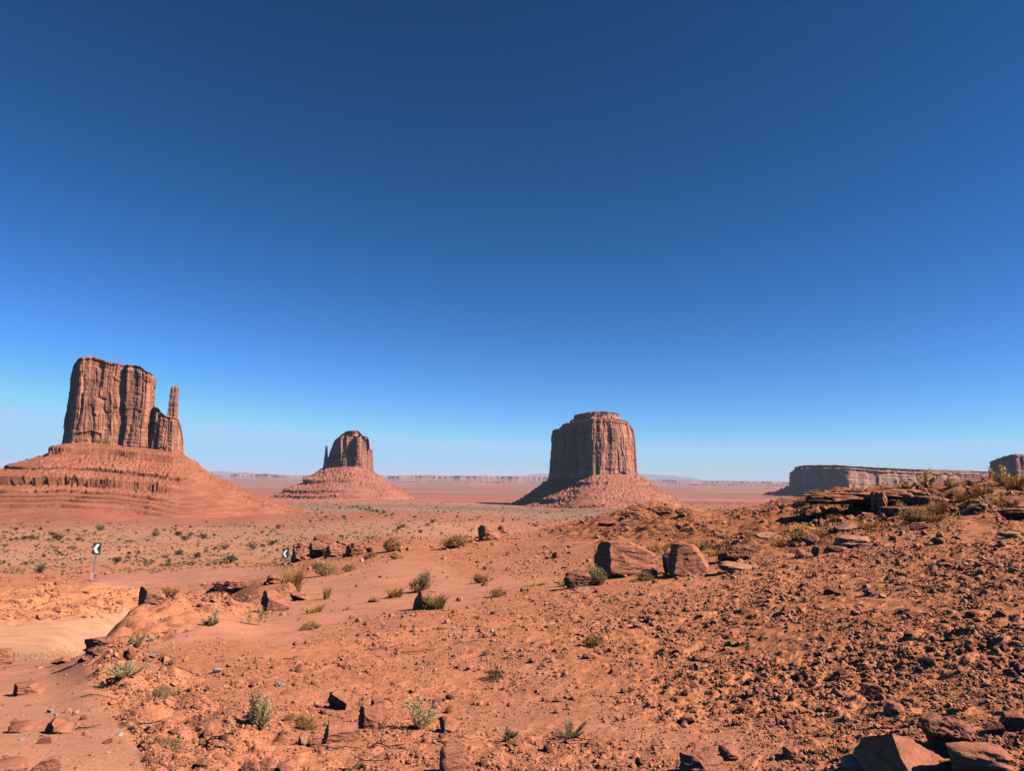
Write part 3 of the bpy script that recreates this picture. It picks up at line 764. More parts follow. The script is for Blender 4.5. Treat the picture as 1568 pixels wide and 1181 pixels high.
def mountain(pts, D, seed):
    n, m = 160, 24
    p = np.linspace(pts[0][0], pts[-1][0], n); v = np.linspace(-1, 1, m)
    x0, z0 = at_plane(p, np.interp(p, [a for a, _ in pts], [b for _, b in pts]), D)
    base = -160.0
    Vv = np.repeat(v[None, :], n, 0)
    z = base + (z0[:, None] - base) * (1 - Vv ** 2) ** 0.8 + 40 * perlin(x0[:, None] / 1500, Vv * 3, seed) * (1 - Vv ** 2)
    y = D + 5000 * Vv; x = x0[:, None] * y / D
    return obj('mountains', mesh_np('mountains', np.stack([x, y, z], -1).reshape(-1, 3), grid_faces(n, m), True), m_mtn)
tag(mountain([(795,733),(812,727.5),(825,726),(845,725.5),(900,725.5),(975,726),(1000,727),(1030,728.5),(1042,731),(1062,732.5),(1078,736),(1090,739)], 58000.0, 1), kind='structure')
tag(mountain([(250,728),(300,723),(325,722),(345,722.5),(360,724),(372,723.5),(385,724.5),(400,727.5),(410,731)], 60000.0, 2), kind='structure')

# ------------------------------------------------------------------ rocks
def ico(sub):
    bm = bmesh.new(); bmesh.ops.create_icosphere(bm, subdivisions=sub, radius=1.0)
    v = np.array([q.co for q in bm.verts]); f = np.array([[w.index for w in q.verts] for q in bm.faces]); bm.free()
    return v, f
ICO = {k: ico(k) for k in (1, 2, 3, 4, 5)}

def rock_shape(seed, size, sub=4, cuts=7, planes=(), rough=0.05, lump=0.15, blocky=0.5):
    """a broken sandstone block standing on z = 0 with a little of it in the ground"""
    r = np.random.default_rng(seed)
    v, f = ICO[sub]; v = v.copy()
    e = 2 + 3 * blocky
    v /= (np.abs(v) ** e).sum(1, keepdims=True) ** (1 / e)
    v *= 1 + lump * perlin(v[:, 0] * 1.3 + seed, v[:, 1] * 1.3 + v[:, 2] * 1.7, seed)[:, None]
    pl = [np.array(p, float) for p in planes]
    for _ in range(cuts):
        n = r.normal(size=3); n[2] = n[2] * 0.7 + 0.15; n /= np.linalg.norm(n)
        pl.append(np.r_[n, r.uniform(0.55, 0.9)])
    for p in pl:
        n = p[:3] / np.linalg.norm(p[:3]); d = v @ n - p[3]
        v -= np.maximum(d, 0)[:, None] * n
    nn = v / (np.linalg.norm(v, axis=1, keepdims=True) + 1e-9)
    v += nn * (rough * perlin(v[:, 0] * 3.3 + 3, v[:, 1] * 3.3 + v[:, 2] * 4.1, seed + 1) + rough * 0.6 * np.sign(perlin(v[:, 2] * 6, v[:, 0] * 1.5, seed + 2)) * 0.4 + rough * 0.5 * perlin(v[:, 0] * 9, v[:, 1] * 9 + v[:, 2] * 11, seed + 4))[:, None]
    v *= np.array(size) / 2
    v[:, 2] -= v[:, 2].min() * 0.72
    return v, f

def put_rock(px, py, w, h, label, mat=None, seed=0, yaw=0.0, depth=1.0, sub=5, name='rock', tilt=(0, 0), group=None, cat='rock', hh=1.15, **kw):
    """(px, py) = foot of the rock in the photo, w, h = its size there"""
    q = hit(px, py)[0]
    s = q[3] / F
    ww, hh_ = w * s, h * s * hh * 0.74
    v, f = rock_shape(seed + int(px * 7 + py), (ww, ww * depth, hh_ * 1.16), sub, **kw)
    me = mesh_np(name, v, f, False)
    me.polygons.foreach_set('use_smooth', np.ones(len(f), bool))
    me.set_sharp_from_angle(angle=R(24))
    y_off = ww * depth * 0.30
    x, y = q[0] * (1 + y_off / q[3]), q[1] * (1 + y_off / q[3])
    z = min(q[2], float(ground_z(x, y)) + 0.02 * ww)
    o = obj(name, me, mat or M_ROCK, None, (x, y, z), (tilt[0], tilt[1], -math.atan2(x, y) + yaw))
    return tag(o, label, cat, group)

def S_(py): return 1.0
LF = lambda d: (-0.93, -0.30, 0.12, d)          # a broken face that looks left
B = put_rock
B(955, 884, 98, 60, 'largest rounded boulder, shadowed left end, amid dry grass', seed=1, depth=0.75, cuts=0, planes=[(-0.93, -0.34, 0.10, 0.62), (0.12, -0.86, 0.34, 0.66), (0.62, 0, 0.78, 0.80), (0, 0, 1, 0.88)], rough=0.05, blocky=0.22, lump=0.10, name='boulder', cat='boulder')
B(1052, 881, 62, 55, 'angular wedge-shaped boulder right of the largest rounded boulder', seed=2, depth=0.8, cuts=0, planes=[(-0.96, -0.25, 0.22, 0.62), (0.10, -0.90, 0.30, 0.62), (0.82, -0.1, 0.52, 0.66), (0, 0.1, 1, 0.82)], blocky=0.7, lump=0.08, name='boulder', cat='boulder')
B(1026, 878, 22, 34, 'dark slab leaning against the wedge-shaped boulder', M_DARKROCK, seed=3, depth=0.8, cuts=5)
B(886, 902, 42, 26, 'low dark rock at the foot of the largest boulder', M_DARKROCK, seed=4, depth=0.9, cuts=6)
B(893, 908, 22, 8, 'small pale tan stone before the low dark rock', M_PALEROCK, seed=5, cuts=4, sub=4)
B(995, 886, 24, 13, 'small red rock between the two big boulders', seed=6, cuts=6, sub=4)
B(1132, 858, 40, 20, 'dark knobbly rock in the yellow grass below the crest', M_DARKROCK, seed=7, cuts=8, rough=0.12)
B(1108, 860, 16, 12, 'small dark rock left of the dark knobbly rock', M_DARKROCK, seed=8, cuts=6, sub=4)
B(1132, 875, 60, 13, 'wide flat grey-pink slab sunk in the slope below the knobbly rock', M_PALEROCK, seed=9, cuts=4, depth=0.7)
B(747, 828, 38, 25, 'red boulder perched on the skyline of the sandy slope', seed=10, depth=0.9, cuts=4, planes=[LF(0.6)], name='boulder', cat='boulder')
B(768, 816, 14, 12, 'little red rock touching the perched skyline boulder', seed=11, cuts=5, sub=4)
B(650, 934, 44, 30, 'rounded rock with a dark left face beside yellow grass', seed=12, depth=0.9, cuts=4, planes=[LF(0.55)])
B(418, 938, 44, 32, 'angular rock with a dark left face above the sandy hollow', seed=13, depth=0.9, cuts=3, planes=[LF(0.5), (0.35, -0.5, 0.8, 0.5)], blocky=0.3)
B(437, 918, 34, 24, 'pointed red rock behind the dark-faced angular rock', seed=14, cuts=6)
B(455, 921, 22, 14, 'small smooth red rock under the yellow grass clump', seed=15, cuts=4, sub=4)
B(424, 894, 28, 14, 'flat brown rock in front of the second road sign', seed=16, cuts=5, sub=4)
B(572, 923, 18, 8, 'low lone rock in the middle of the sandy hollow', M_DARKROCK, seed=17, cuts=5, sub=4)
B(229, 926, 40, 26, 'red boulder on the lip of the mound above the road', seed=18, depth=0.9, cuts=4, planes=[LF(0.5)], name='boulder', cat='boulder')
B(300, 914, 24, 10, 'flat red rock right of the boulder above the road', seed=19, cuts=5, sub=4)
B(362, 908, 50, 16, 'broken reddish ledge rock near the flat beyond the road', seed=20, cuts=8, rough=0.10, depth=0.8)
B(343, 902, 26, 10, 'thin dark slab left of the broken ledge rock', M_DARKROCK, seed=21, cuts=6, sub=4)
B(146, 1000, 42, 30, 'brown rock outcrop at the edge where the mound drops to the road', M_DARKROCK, seed=22, cuts=7, depth=1.2, planes=[LF(0.45)], rough=0.10)
B(150, 1004, 36, 14, 'cracked rock just below the brown roadside outcrop', seed=23, cuts=8, rough=0.1)
B(3, 1019, 22, 22, 'rounded red rock cut by the left edge of the picture', seed=24, cuts=4)
B(93, 1018, 24, 9, 'flat-topped rock on the path where it meets the road', seed=25, cuts=5, sub=4)
B(41, 1066, 40, 14, 'low slab of rock on the sandy path, nearest the left edge', seed=26, cuts=5)
B(86, 1126, 36, 21, 'reddish pyramid-shaped rock on the sandy path', seed=27, cuts=5, planes=[LF(0.5)])
B(36, 1124, 34, 14, 'flat red slab left of the pyramid-shaped path rock', seed=28, cuts=5, sub=4)
B(70, 1187, 30, 20, 'red block on the path at the bottom edge', seed=29, cuts=5)
B(10, 1190, 44, 16, 'wide low rock in the bottom left corner', seed=30, cuts=4)
B(520, 1139, 54, 32, 'flat-topped oval rock in the foreground, casting a dark shadow', seed=31, depth=0.8, cuts=3, planes=[(0.1, -0.45, 0.9, 0.5), (0.3, -0.95, -0.1, 0.62)], blocky=0.7)
B(569, 1119, 42, 35, 'tilted square block right of the flat-topped oval rock', seed=32, depth=0.7, cuts=3, planes=[LF(0.62), (0, -0.75, 0.6, 0.5)], blocky=0.9)
B(521, 1088, 33, 30, 'small smooth block above the flat-topped oval rock', seed=33, cuts=4, planes=[(-0.5, -0.75, -0.1, 0.5)])
B(464, 1142, 16, 12, 'stubby stone left of the flat-topped oval rock', M_PALEROCK, seed=34, cuts=5, sub=4)
B(482, 1144, 18, 9, 'dark little stone in the shadow of the oval rock', M_DARKROCK, seed=35, cuts=5, sub=4)
B(696, 1196, 42, 60, 'upright slab with a pale chipped right side at the bottom edge', seed=36, depth=0.6, cuts=4, planes=[(0.5, -0.8, 0.2, 0.5)], blocky=0.9)
B(683, 1123, 32, 22, 'half-buried rock with a dark hollow behind the upright slab', seed=37, cuts=5, planes=[LF(0.4)])
B(384, 1189, 26, 20, 'curved red rock at the bottom edge left of a dark hole', seed=38, cuts=5)
B(408, 1180, 22, 16, 'blunt brown rock at the bottom edge beside the curved one', seed=39, cuts=5, sub=4)
B(438, 1184, 24, 16, 'square-ended red rock, rightmost of three at the bottom edge', seed=40, cuts=5, sub=4)
B(1082, 1200, 72, 50, 'dark pitted block with a sunlit right facet at the bottom edge', M_DARKROCK, seed=41, depth=0.9, cuts=2, planes=[(0.80, -0.45, 0.42, 0.45), (0, 0, 1, 0.72)], rough=0.10, blocky=0.9)
B(1117, 1164, 32, 16, 'brown stone just right of the dark pitted block', seed=42, cuts=6, sub=4)
B(1212, 1163, 24, 14, 'stone with a long black shadow on the bare lower slope', seed=43, cuts=5, sub=4)
B(1053, 1110, 20, 13, 'little peaked stone on the bare sand above the pitted block', seed=44, cuts=5, sub=4)
B(1386, 1206, 150, 72, 'biggest foreground boulder, left face in black shadow, bottom right', seed=45, depth=0.9, cuts=0, planes=[(-0.86, -0.42, 0.32, 0.20), (0.55, -0.38, 0.72, 0.26), (0.9, 0, 0.4, 0.66), (0, 0.72, 0.70, 0.5)], rough=0.03, blocky=0.6, name='boulder', cat='boulder')
B(1452, 1158, 60, 44, 'rough brown rock behind the biggest foreground boulder', M_DARKROCK, seed=46, cuts=5, rough=0.11)
B(1496, 1194, 84, 44, 'brown slab right of the biggest foreground boulder', seed=47, depth=0.8, cuts=4)
B(1468, 1152, 30, 14, 'smooth pale stone resting beside the brown slab', M_PALEROCK, seed=48, cuts=2, sub=4)
B(1316, 1185, 40, 20, 'pale rounded stone left of the biggest foreground boulder', M_PALEROCK, seed=49, cuts=2)
B(1554, 1120, 36, 20, 'sunlit rock near the right edge above the foreground boulders', seed=50, cuts=5)
B(1525, 1128, 20, 18, 'leaning dark stone left of the sunlit rock', M_DARKROCK, seed=51, cuts=5, sub=4)
B(1366, 1098, 28, 20, 'wedge of stone with a lit top edge above the foreground boulders', seed=52, cuts=4, planes=[LF(0.4)], sub=4)
B(1336, 1070, 30, 18, 'long dark tilted stone on the rubbly slope', M_DARKROCK, seed=53, cuts=5, sub=4)
B(1304, 840, 46, 18, 'broad pinkish flat slab on the upper right slope', M_PALEROCK, seed=54, cuts=3, depth=1.1)
B(1281, 846, 28, 9, 'thin dark slab left of the broad pinkish one', M_DARKROCK, seed=55, cuts=5, sub=4)
B(1301, 815, 32, 12, 'pale flat stone below the crest ledge', M_PALEROCK, seed=56, cuts=4, sub=4)
B(1282, 816, 14, 9, 'dark stone touching the pale flat stone', M_DARKROCK, seed=57, cuts=5, sub=4)
B(1240, 834, 26, 16, 'tilted dark slab on the upper right slope', M_DARKROCK, seed=58, cuts=6, sub=4)
B(1226, 856, 20, 15, 'upright dark stone with a sunlit top, left on the upper slope', M_DARKROCK, seed=59, cuts=6, sub=4)
B(1252, 852, 16, 15, 'narrow leaning stone beside the upright dark stone', M_DARKROCK, seed=60, cuts=6, sub=4)
B(1407, 812, 22, 11, 'dark stone on the slope under the yellow grass', M_DARKROCK, seed=61, cuts=6, sub=4)
B(1496, 783, 24, 12, 'round brown rock beside the grassy track', seed=62, cuts=5, sub=4)
B(1562, 796, 44, 17, 'dark flat rock at the right edge below the shaded hollow', M_DARKROCK, seed=63, cuts=5)
B(1550, 776, 34, 14, 'black shaded rock at the right edge on the crest', M_DARKROCK, seed=64, cuts=6)
B(1175, 826, 34, 10, 'pale slab in the grass below the saddle of the crest', M_PALEROCK, seed=65, cuts=4, sub=4)
B(1547, 824, 20, 8, 'flat pinkish stone near the right edge', M_PALEROCK, seed=66, cuts=4, sub=4)

# grey chips on the sand
for i, (px, py, w, h, lab) in enumerate([(333, 1032, 15, 9, 'grey stone chip above the tall pale weed'), (430, 1052, 14, 8, 'bluish-grey flat chip right of the tall pale weed'), (230, 984, 12, 9, 'grey chip beside the pale weeds on the mound edge'),
        (238, 1007, 18, 6, 'flat grey chip sunk in the red soil of the mound'), (286, 969, 9, 8, 'white-sided chip on the sandy hollow edge'), (183, 1128, 11, 7, 'pale grey chip on the sandy path'),
        (78, 1093, 12, 6, 'blue-grey chip near the path rocks'), (148, 1090, 22, 7, 'cream-coloured flat flake on the sandy path'), (630, 1063, 11, 8, 'white pebble left of the middle weed'), (703, 1170, 16, 14, 'pale chip against the upright slab'),
        (926, 1108, 9, 7, 'white pebble on the lower slope'), (33, 1136, 8, 6, 'grey pebble below the flat red path slab'), (485, 1081, 10, 7, 'dull grey pebble left of the small smooth block')]):
    B(px, py, w * 0.8, h * 0.8, lab, M_PALEROCK if ('white' in lab or 'cream' in lab) else M_GREYROCK, seed=200 + i, cuts=5, sub=3, name='stone_chip', cat='stone')

# layered ledges: each block a rock of its own, stacked on the ground
def ledge_block(px, py, w, h, label, mat, seed, depth=0.9, dd=0.0, lift=0.0, name='rock_ledge', sub=5, at=None):
    q = hit(px, py)[0]
    if at:
        e_ = dirs(px, py); e_ = e_ / math.hypot(e_[0], e_[1]) * at; q = np.r_[e_, at]
    s = q[3] / F
    v, f = ICO[sub]; v = v.copy()
    e = 7.0
    v /= (np.abs(v) ** e).sum(1, keepdims=True) ** (1 / e)
    r = np.random.default_rng(seed)
    for _ in range(5):
        n = r.normal(size=3); n[2] *= 0.4; n /= np.linalg.norm(n); d = v @ n - r.uniform(0.85, 1.1)
        v -= np.maximum(d, 0)[:, None] * n
    lay = np.sign(perlin(v[:, 2] * 1.9 + seed, v[:, 0] * 0.9 + 0.3, seed)) * 0.05 + 0.09 * perlin(v[:, 0] * 3 + v[:, 2], v[:, 1] * 3 + v[:, 2] * 2.5, seed + 1) - 0.10 * (np.abs(perlin(v[:, 0] * 2.6 + 0.4, v[:, 1] * 2.6 + 0.3 * v[:, 2], seed + 5)) < 0.05)
    v[:, :2] *= (1 + lay)[:, None] * (1 + 0.10 * perlin(v[:, 0] * 1.5, v[:, 1] * 1.5 + v[:, 2], seed + 2))[:, None]
    v[:, 2] += 0.10 * perlin(v[:, 0] * 2.2, v[:, 1] * 2.2, seed + 3)
    v *= np.array((w * s, w * s * depth, h * s)) / 2
    me = mesh_np(name, v, f, True); me.set_sharp_from_angle(angle=R(28))
    k = 1 + (dd + w * s * depth * 0.35) / q[3]
    if at: k, lift = 1.0, -h * s * 0.42
    o = obj(name, me, mat, None, (q[0] * k, q[1] * k, q[2] + h * s * 0.42 + lift), (0, 0, -math.atan2(q[0], q[1]) + r.uniform(-0.15, 0.15)))
    return tag(o, label, 'rock ledge')
ledge_block(1304, 764, 118, 15, 'long flat sandstone slab roofing the dark hollow on the crest', M_ROCK, 301, 0.75, at=26.0)
ledge_block(1346, 772, 20, 34, 'upright layered pillar rock at the right end of the dark hollow', M_ROCK, 302, 1.2, at=25.0)
ledge_block(1384, 769, 50, 32, 'bulging layered block on the crest right of the pillar rock', M_ROCK, 303, 0.8, at=25.8)
ledge_block(1420, 776, 38, 26, 'dark low layered block, rightmost of the crest ledges', M_DARKROCK, 304, 0.8, at=25.2)
ledge_block(1368, 790, 30, 12, 'fallen block lying under the crest ledges', M_DARKROCK, 305, 0.8)
for k_, (px, py, w, h, mt_, lab) in enumerate([(462, 859, 40, 24, M_ROCK, 'rounded left end of the dark outcrop beside the second road sign'), (486, 855, 36, 22, M_DARKROCK, 'cracked block second from the left in the dark outcrop'),
        (514, 853, 44, 20, M_ROCK, 'wide middle block of the dark outcrop beside the second road sign'), (545, 851, 34, 15, M_DARKROCK, 'low right end of the dark outcrop beside the second road sign'),
        (494, 838, 40, 14, M_DARKROCK, 'upper slab at the back of the dark outcrop'), (526, 840, 26, 10, M_ROCK, 'small upper stone at the back of the dark outcrop'), (562, 847, 20, 9, M_ROCK, 'outlying block right of the dark outcrop')]):
    B(px, py, w, h, lab, mt_, seed=320 + k_, cuts=8, rough=0.10, depth=1.0, blocky=0.7, hh=1.45, cat='rock', planes=[LF(0.62)])
B(1010, 790, 40, 15, 'dark craggy ledge on the low crest before the square butte', M_DARKROCK, seed=310, cuts=9, rough=0.14, depth=0.9)
B(965, 792, 26, 9, 'thin dark ledge, leftmost on the low crest', M_DARKROCK, seed=311, cuts=9, rough=0.14, sub=4)
B(1048, 790, 26, 12, 'small craggy ledge on the crest left of the saddle', M_DARKROCK, seed=312, cuts=9, rough=0.14, sub=4)
B(928, 806, 30, 8, 'low dark broken ledge on the slope above the largest boulder', M_DARKROCK, seed=313, cuts=9, rough=0.14, sub=4)

# scattered stones: sizes follow a power law on the ground as seen; the largest are things, the rest gravel
def scatter_px(n, x0, x1, y0, y1, dens):
    px, py = rng.uniform(x0, x1, n), rng.uniform(y0, y1, n)
    k = rng.uniform(0, 1, n) < dens(px, py)
    return px[k], py[k]

def field(px, py):
    """density of rubble"""
    d = np.full(px.shape, 0.46)
    d = np.maximum(d, 0.80 * sstep(-60, 60, sdist(px, py, RIGHT)))
    d = np.maximum(d, 1.0 * sstep(-20, 20, sdist(px, py, CREST)))
    d = np.maximum(d, 0.72 * sstep(-15, 15, sdist(px, py, LEFTM)))
    d *= 1 - 0.9 * sstep(-12, 12, sdist(px, py, SAND2)); d *= 1 - 0.55 * sstep(-25, 25, sdist(px, py, SAND3))
    d *= 1 - 0.55 * sstep(-16, 16, sdist(px, py, SANDPATH)); d *= 1 - 0.97 * sstep(-8, 8, sdist(px, py, ROAD)); d *= 1 - 0.97 * sstep(-6, 6, sdist(px, py, FLAT))
    d *= np.clip(0.7 + 1.1 * perlin(px / 46, py / 24, 77) + 0.6 * perlin(px / 140, py / 60, 78), 0.06, 1.3)
    return d

base_rocks = []
for i in range(9):
    v, f = rock_shape(900 + i, (1, rng.uniform(0.7, 1.0), rng.uniform(0.5, 0.85)), 2, cuts=6, rough=0.05, blocky=0.5)
    base_rocks.append((v, f))
gx, gy = scatter_px(290000, -460, 2030, 715, 1260, field)
u = rng.uniform(0, 1, len(gx))
sz = 1.9 * (1 - u * (1 - (1.9 / 20) ** 2.45)) ** (-1 / 2.45)
h_ = hit(gx, gy)
ok = np.isfinite(h_[:, 0]) & (h_[:, 3] < 60) & ~((gx < 300) & (h_[:, 3] > 20) & (h_[:, 3] < 34))
gx, gy, sz, h_ = gx[ok], gy[ok], sz[ok], h_[ok]
szm = np.clip(sz * h_[:, 3] / F, 0.012, 0.36)
bigi = np.argsort(-np.where((gx > -10) & (gx < 1578) & (gy < 1190), sz, 0))[:230]
bigi = bigi[(gx[bigi] > 240) | (h_[bigi, 3] < 20)]
isbig = np.zeros(len(sz), bool); isbig[bigi] = True

def bake(shapes, pos, size, col, flat=1.0, smooth=False, name='gravel', yaw_only=False):
    VV, FF, CC, off = [], [], [], 0
    which = rng.integers(0, len(shapes), len(pos))
    for b, (v, f) in enumerate(shapes):
        k = np.where(which == b)[0]
        if not len(k): continue
        a = rng.uniform(0, 2 * np.pi, len(k)); tx = np.zeros(len(k)) if yaw_only else rng.uniform(-0.5, 0.5, len(k))
        ca, sa, ct, st_ = np.cos(a), np.sin(a), np.cos(tx), np.sin(tx)
        M = np.zeros((len(k), 3, 3))
        M[:, 0, 0] = ca; M[:, 0, 1] = -sa * ct; M[:, 0, 2] = sa * st_
        M[:, 1, 0] = sa; M[:, 1, 1] = ca * ct; M[:, 1, 2] = -ca * st_
        M[:, 2, 1] = st_; M[:, 2, 2] = ct
        w = np.einsum('nij,vj->nvi', M, v) * size[k][:, None, None] + pos[k][:, None, :]
        VV.append(w.reshape(-1, 3)); CC.append(np.repeat(col[k], len(v), 0))
        FF.append((f[None] + (off + np.arange(len(k)) * len(v))[:, None, None]).reshape(-1, f.shape[1])); off += len(k) * len(v)
    return mesh_np(name, np.concatenate(VV), np.concatenate(FF), smooth, np.concatenate(CC))

lowrocks = []
for i in range(8):
    lowrocks.append(rock_shape(950 + i, (1, rng.uniform(0.7, 1.0), rng.uniform(0.45, 0.9)), 1, cuts=7, rough=0.02, blocky=0.2, lump=0.35))
s_ = ~isbig
cols = np.where(rng.uniform(0, 1, (s_.sum(), 1)) < 0.33, np.array([[0.36, 0.118, 0.068]]), np.array([[0.54, 0.205, 0.105]])) * rng.uniform(0.72, 1.12, (s_.sum(), 1)) * (1 + rng.normal(0, 0.04, (s_.sum(), 3)))
pale = rng.uniform(0, 1, s_.sum()) < 0.012
cols[pale] = np.array([0.50, 0.30, 0.20])
me = bake(lowrocks, h_[s_, :3] - np.array([0, 0, 1]) * (szm[s_] * 0.10)[:, None], szm[s_], cols, name='gravel')
tag(obj('gravel', me, M_GRAVEL), 'red gravel and clods strewn over the mound', 'gravel', kind='stuff')

bm_meshes = []
for i in range(10):
    v, f = rock_shape(700 + i, (1, rng.uniform(0.55, 1.0), rng.uniform(0.35, 0.75)), 3, cuts=10, rough=0.03, blocky=0.3, lump=0.3)
    me = mesh_np('loose_stone', v, f, True); me.set_sharp_from_angle(angle=R(26)); me.materials.append(M_DUSTY if i % 4 else M_DARKROCK)
    bm_meshes.append(me)
proto = None
for n_, i in enumerate(bigi):
    if proto is None:
        o = proto = obj('loose_stone', bm_meshes[0], None)
        tag(o, 'loose fist-sized angular red stone lying on the rubbly slope', 'stone', 'loose stones scattered over the red slope')
    else:
        o = proto.copy(); COL.objects.link(o); o.data = bm_meshes[n_ % 10]
    o.location = h_[i, :3]; o.location.z -= szm[i] * 0.14
    o.scale = (szm[i],) * 3
    o.rotation_euler = (rng.uniform(-0.4, 0.4), rng.uniform(-0.4, 0.4), rng.uniform(0, 6.28))

# a drift of pale gravel between the path and the road
px_, py_ = rng.uniform(-10, 150, 1500), rng.normal(1004, 6, 1500)
q = hit(px_, py_); k_ = np.isfinite(q[:, 0]) & (q[:, 3] > 18)
q = q[k_]
cc = np.where(rng.uniform(0, 1, (len(q), 1)) < 0.4, np.array([[0.54, 0.36, 0.24]]), np.array([[0.56, 0.27, 0.15]])) * rng.uniform(0.7, 1.1, (len(q), 1))
tag(obj('roadside_gravel', bake(lowrocks, q[:, :3], rng.uniform(0.012, 0.045, len(q)), cc * 0.85, name='roadside_gravel'), M_GRAVEL), 'pale gravel drift along the near edge of the road', 'gravel', kind='stuff')

# ------------------------------------------------------------------ plants
class PB:
    """collects thin tapering stems and small leaves into one mesh"""
    def __init__(s): s.v, s.f, s.c, s.o = [], [], [], 0
    def stem(s, pts, r0, r1, col):
        pts = np.array(pts, float); n = len(pts)
        rr = np.linspace(r0, r1, n)
        t = np.gradient(pts, axis=0); t /= np.linalg.norm(t, axis=1, keepdims=True) + 1e-9
        a = np.cross(t, np.array([0.31, 0.77, 0.55])); a /= np.linalg.norm(a, axis=1, keepdims=True) + 1e-9
        b = np.cross(t, a)
        ring = [pts + rr[:, None] * (a * math.cos(w) + b * math.sin(w)) for w in (0, 2.094, 4.189)]
        V_ = np.stack(ring, 1).reshape(-1, 3)
        for i in range(n - 1):
            for k in range(3):
                k2 = (k + 1) % 3
                s.f.append((s.o + 3 * i + k, s.o + 3 * i + k2, s.o + 3 * i + 3 + k2, s.o + 3 * i + 3 + k))
        s.v.append(V_); s.c.append(np.repeat(np.array([col]), len(V_), 0)); s.o += len(V_)
    def leaf(s, p, d, w, col):
        d = np.array(d, float); p = np.array(p, float)
        n = np.cross(d, np.random.default_rng(int(abs(p.sum()) * 1e5) % 2**31).normal(size=3)); n /= np.linalg.norm(n) + 1e-9
        V_ = np.array([p - n * w * 0.2, p + d * 0.5 - n * w * 0.5, p + d, p + d * 0.5 + n * w * 0.5])
        s.f.append((s.o, s.o + 1, s.o + 2, s.o + 3)); s.v.append(V_); s.c.append(np.repeat(np.array([col]), 4, 0)); s.o += 4
    def mesh(s, name):
        return mesh_np(name, np.concatenate(s.v), np.array(s.f), False, np.concatenate(s.c))

def jit(c, a=0.18):
    return np.array(c) * random.uniform(1 - a, 1 + a)

def twig_parts(seed, h, w, n=70, col=(0.32, 0.165, 0.08), tip=(0.62, 0.31, 0.12), lean=(0, 0), sub=6, r=0.004, leaves=1, lc=(0.62, 0.32, 0.115), ls=0.02):
    n = int(n * 0.85)
    gap_rng = random.Random(seed); gap, skew = gap_rng.uniform(0, 6.283), (gap_rng.gauss(0, 0.22) * w, gap_rng.gauss(0, 0.12) * w)
    """a rounded dry shrub of wiry twigs"""
    random.seed(seed); A, L = PB(), PB()
    for _ in range(n):
        az = random.uniform(0, 6.283); sp = random.random() ** 0.6
        rag = 0.72 + 0.38 * math.sin(2.0 * az + gap) * math.cos(1.0 * az - gap)
        hz = h * (1 - 0.55 * sp ** 2) * random.uniform(0.45, 1.05) * (0.75 + 0.25 * rag)
        e = np.array([math.cos(az) * sp * w / 2 * rag + skew[0] * hz / h, math.sin(az) * sp * w / 2 * rag + skew[1] * hz / h, hz])
        b = np.array([math.cos(az) * 0.06 * w, math.sin(az) * 0.06 * w, -0.02 * h])
        m1 = b + (e - b) * 0.45 + np.array([math.cos(az), math.sin(az), 0]) * w * 0.06 + np.random.default_rng(random.randrange(10**6)).normal(size=3) * 0.03 * w
        A.stem([b, m1, e], r, r * 0.45, jit(col))
        for _k in range(sub):
            t = random.uniform(0.4, 1.0); p = m1 + (e - m1) * t
            dv = np.array([random.gauss(0, 1), random.gauss(0, 1), random.gauss(0.6, 0.8)]); dv *= 0.20 * max(h, w * 0.6) / (np.linalg.norm(dv) + 1e-6)
            L.stem([p, p + dv * 0.5 + np.array([0, 0, 0.01]), p + dv], r * 0.5, r * 0.28, jit(tip))
            for _j in range(leaves):
                pp = p + dv * random.uniform(0.3, 1)
                L.leaf(pp, np.array([random.gauss(0, 1), random.gauss(0, 1), random.gauss(0.4, 1)]) * ls * 0.7, ls * 0.6, jit(lc, 0.25))
    return A, L

def grass_mesh(seed, h, w, n=140, col=(0.74, 0.38, 0.125), spread=0.8, r=0.0035):
    random.seed(seed); A = PB()
    for _ in range(n):
        az = random.uniform(0, 6.283); rr = random.random() ** 0.5 * w * 0.28
        b = np.array([math.cos(az) * rr, math.sin(az) * rr, -0.01])
        hh = h * random.uniform(0.5, 1.0); o = spread * w * random.uniform(0.1, 1.0) * 0.5
        a2 = az + random.gauss(0, 0.5)
        m = b + np.array([math.cos(a2) * o * 0.3, math.sin(a2) * o * 0.3, hh * 0.6]); e = b + np.array([math.cos(a2) * o, math.sin(a2) * o, hh])
        A.stem([b, m, e], r, r * 0.3, jit(col, 0.25))
    return A

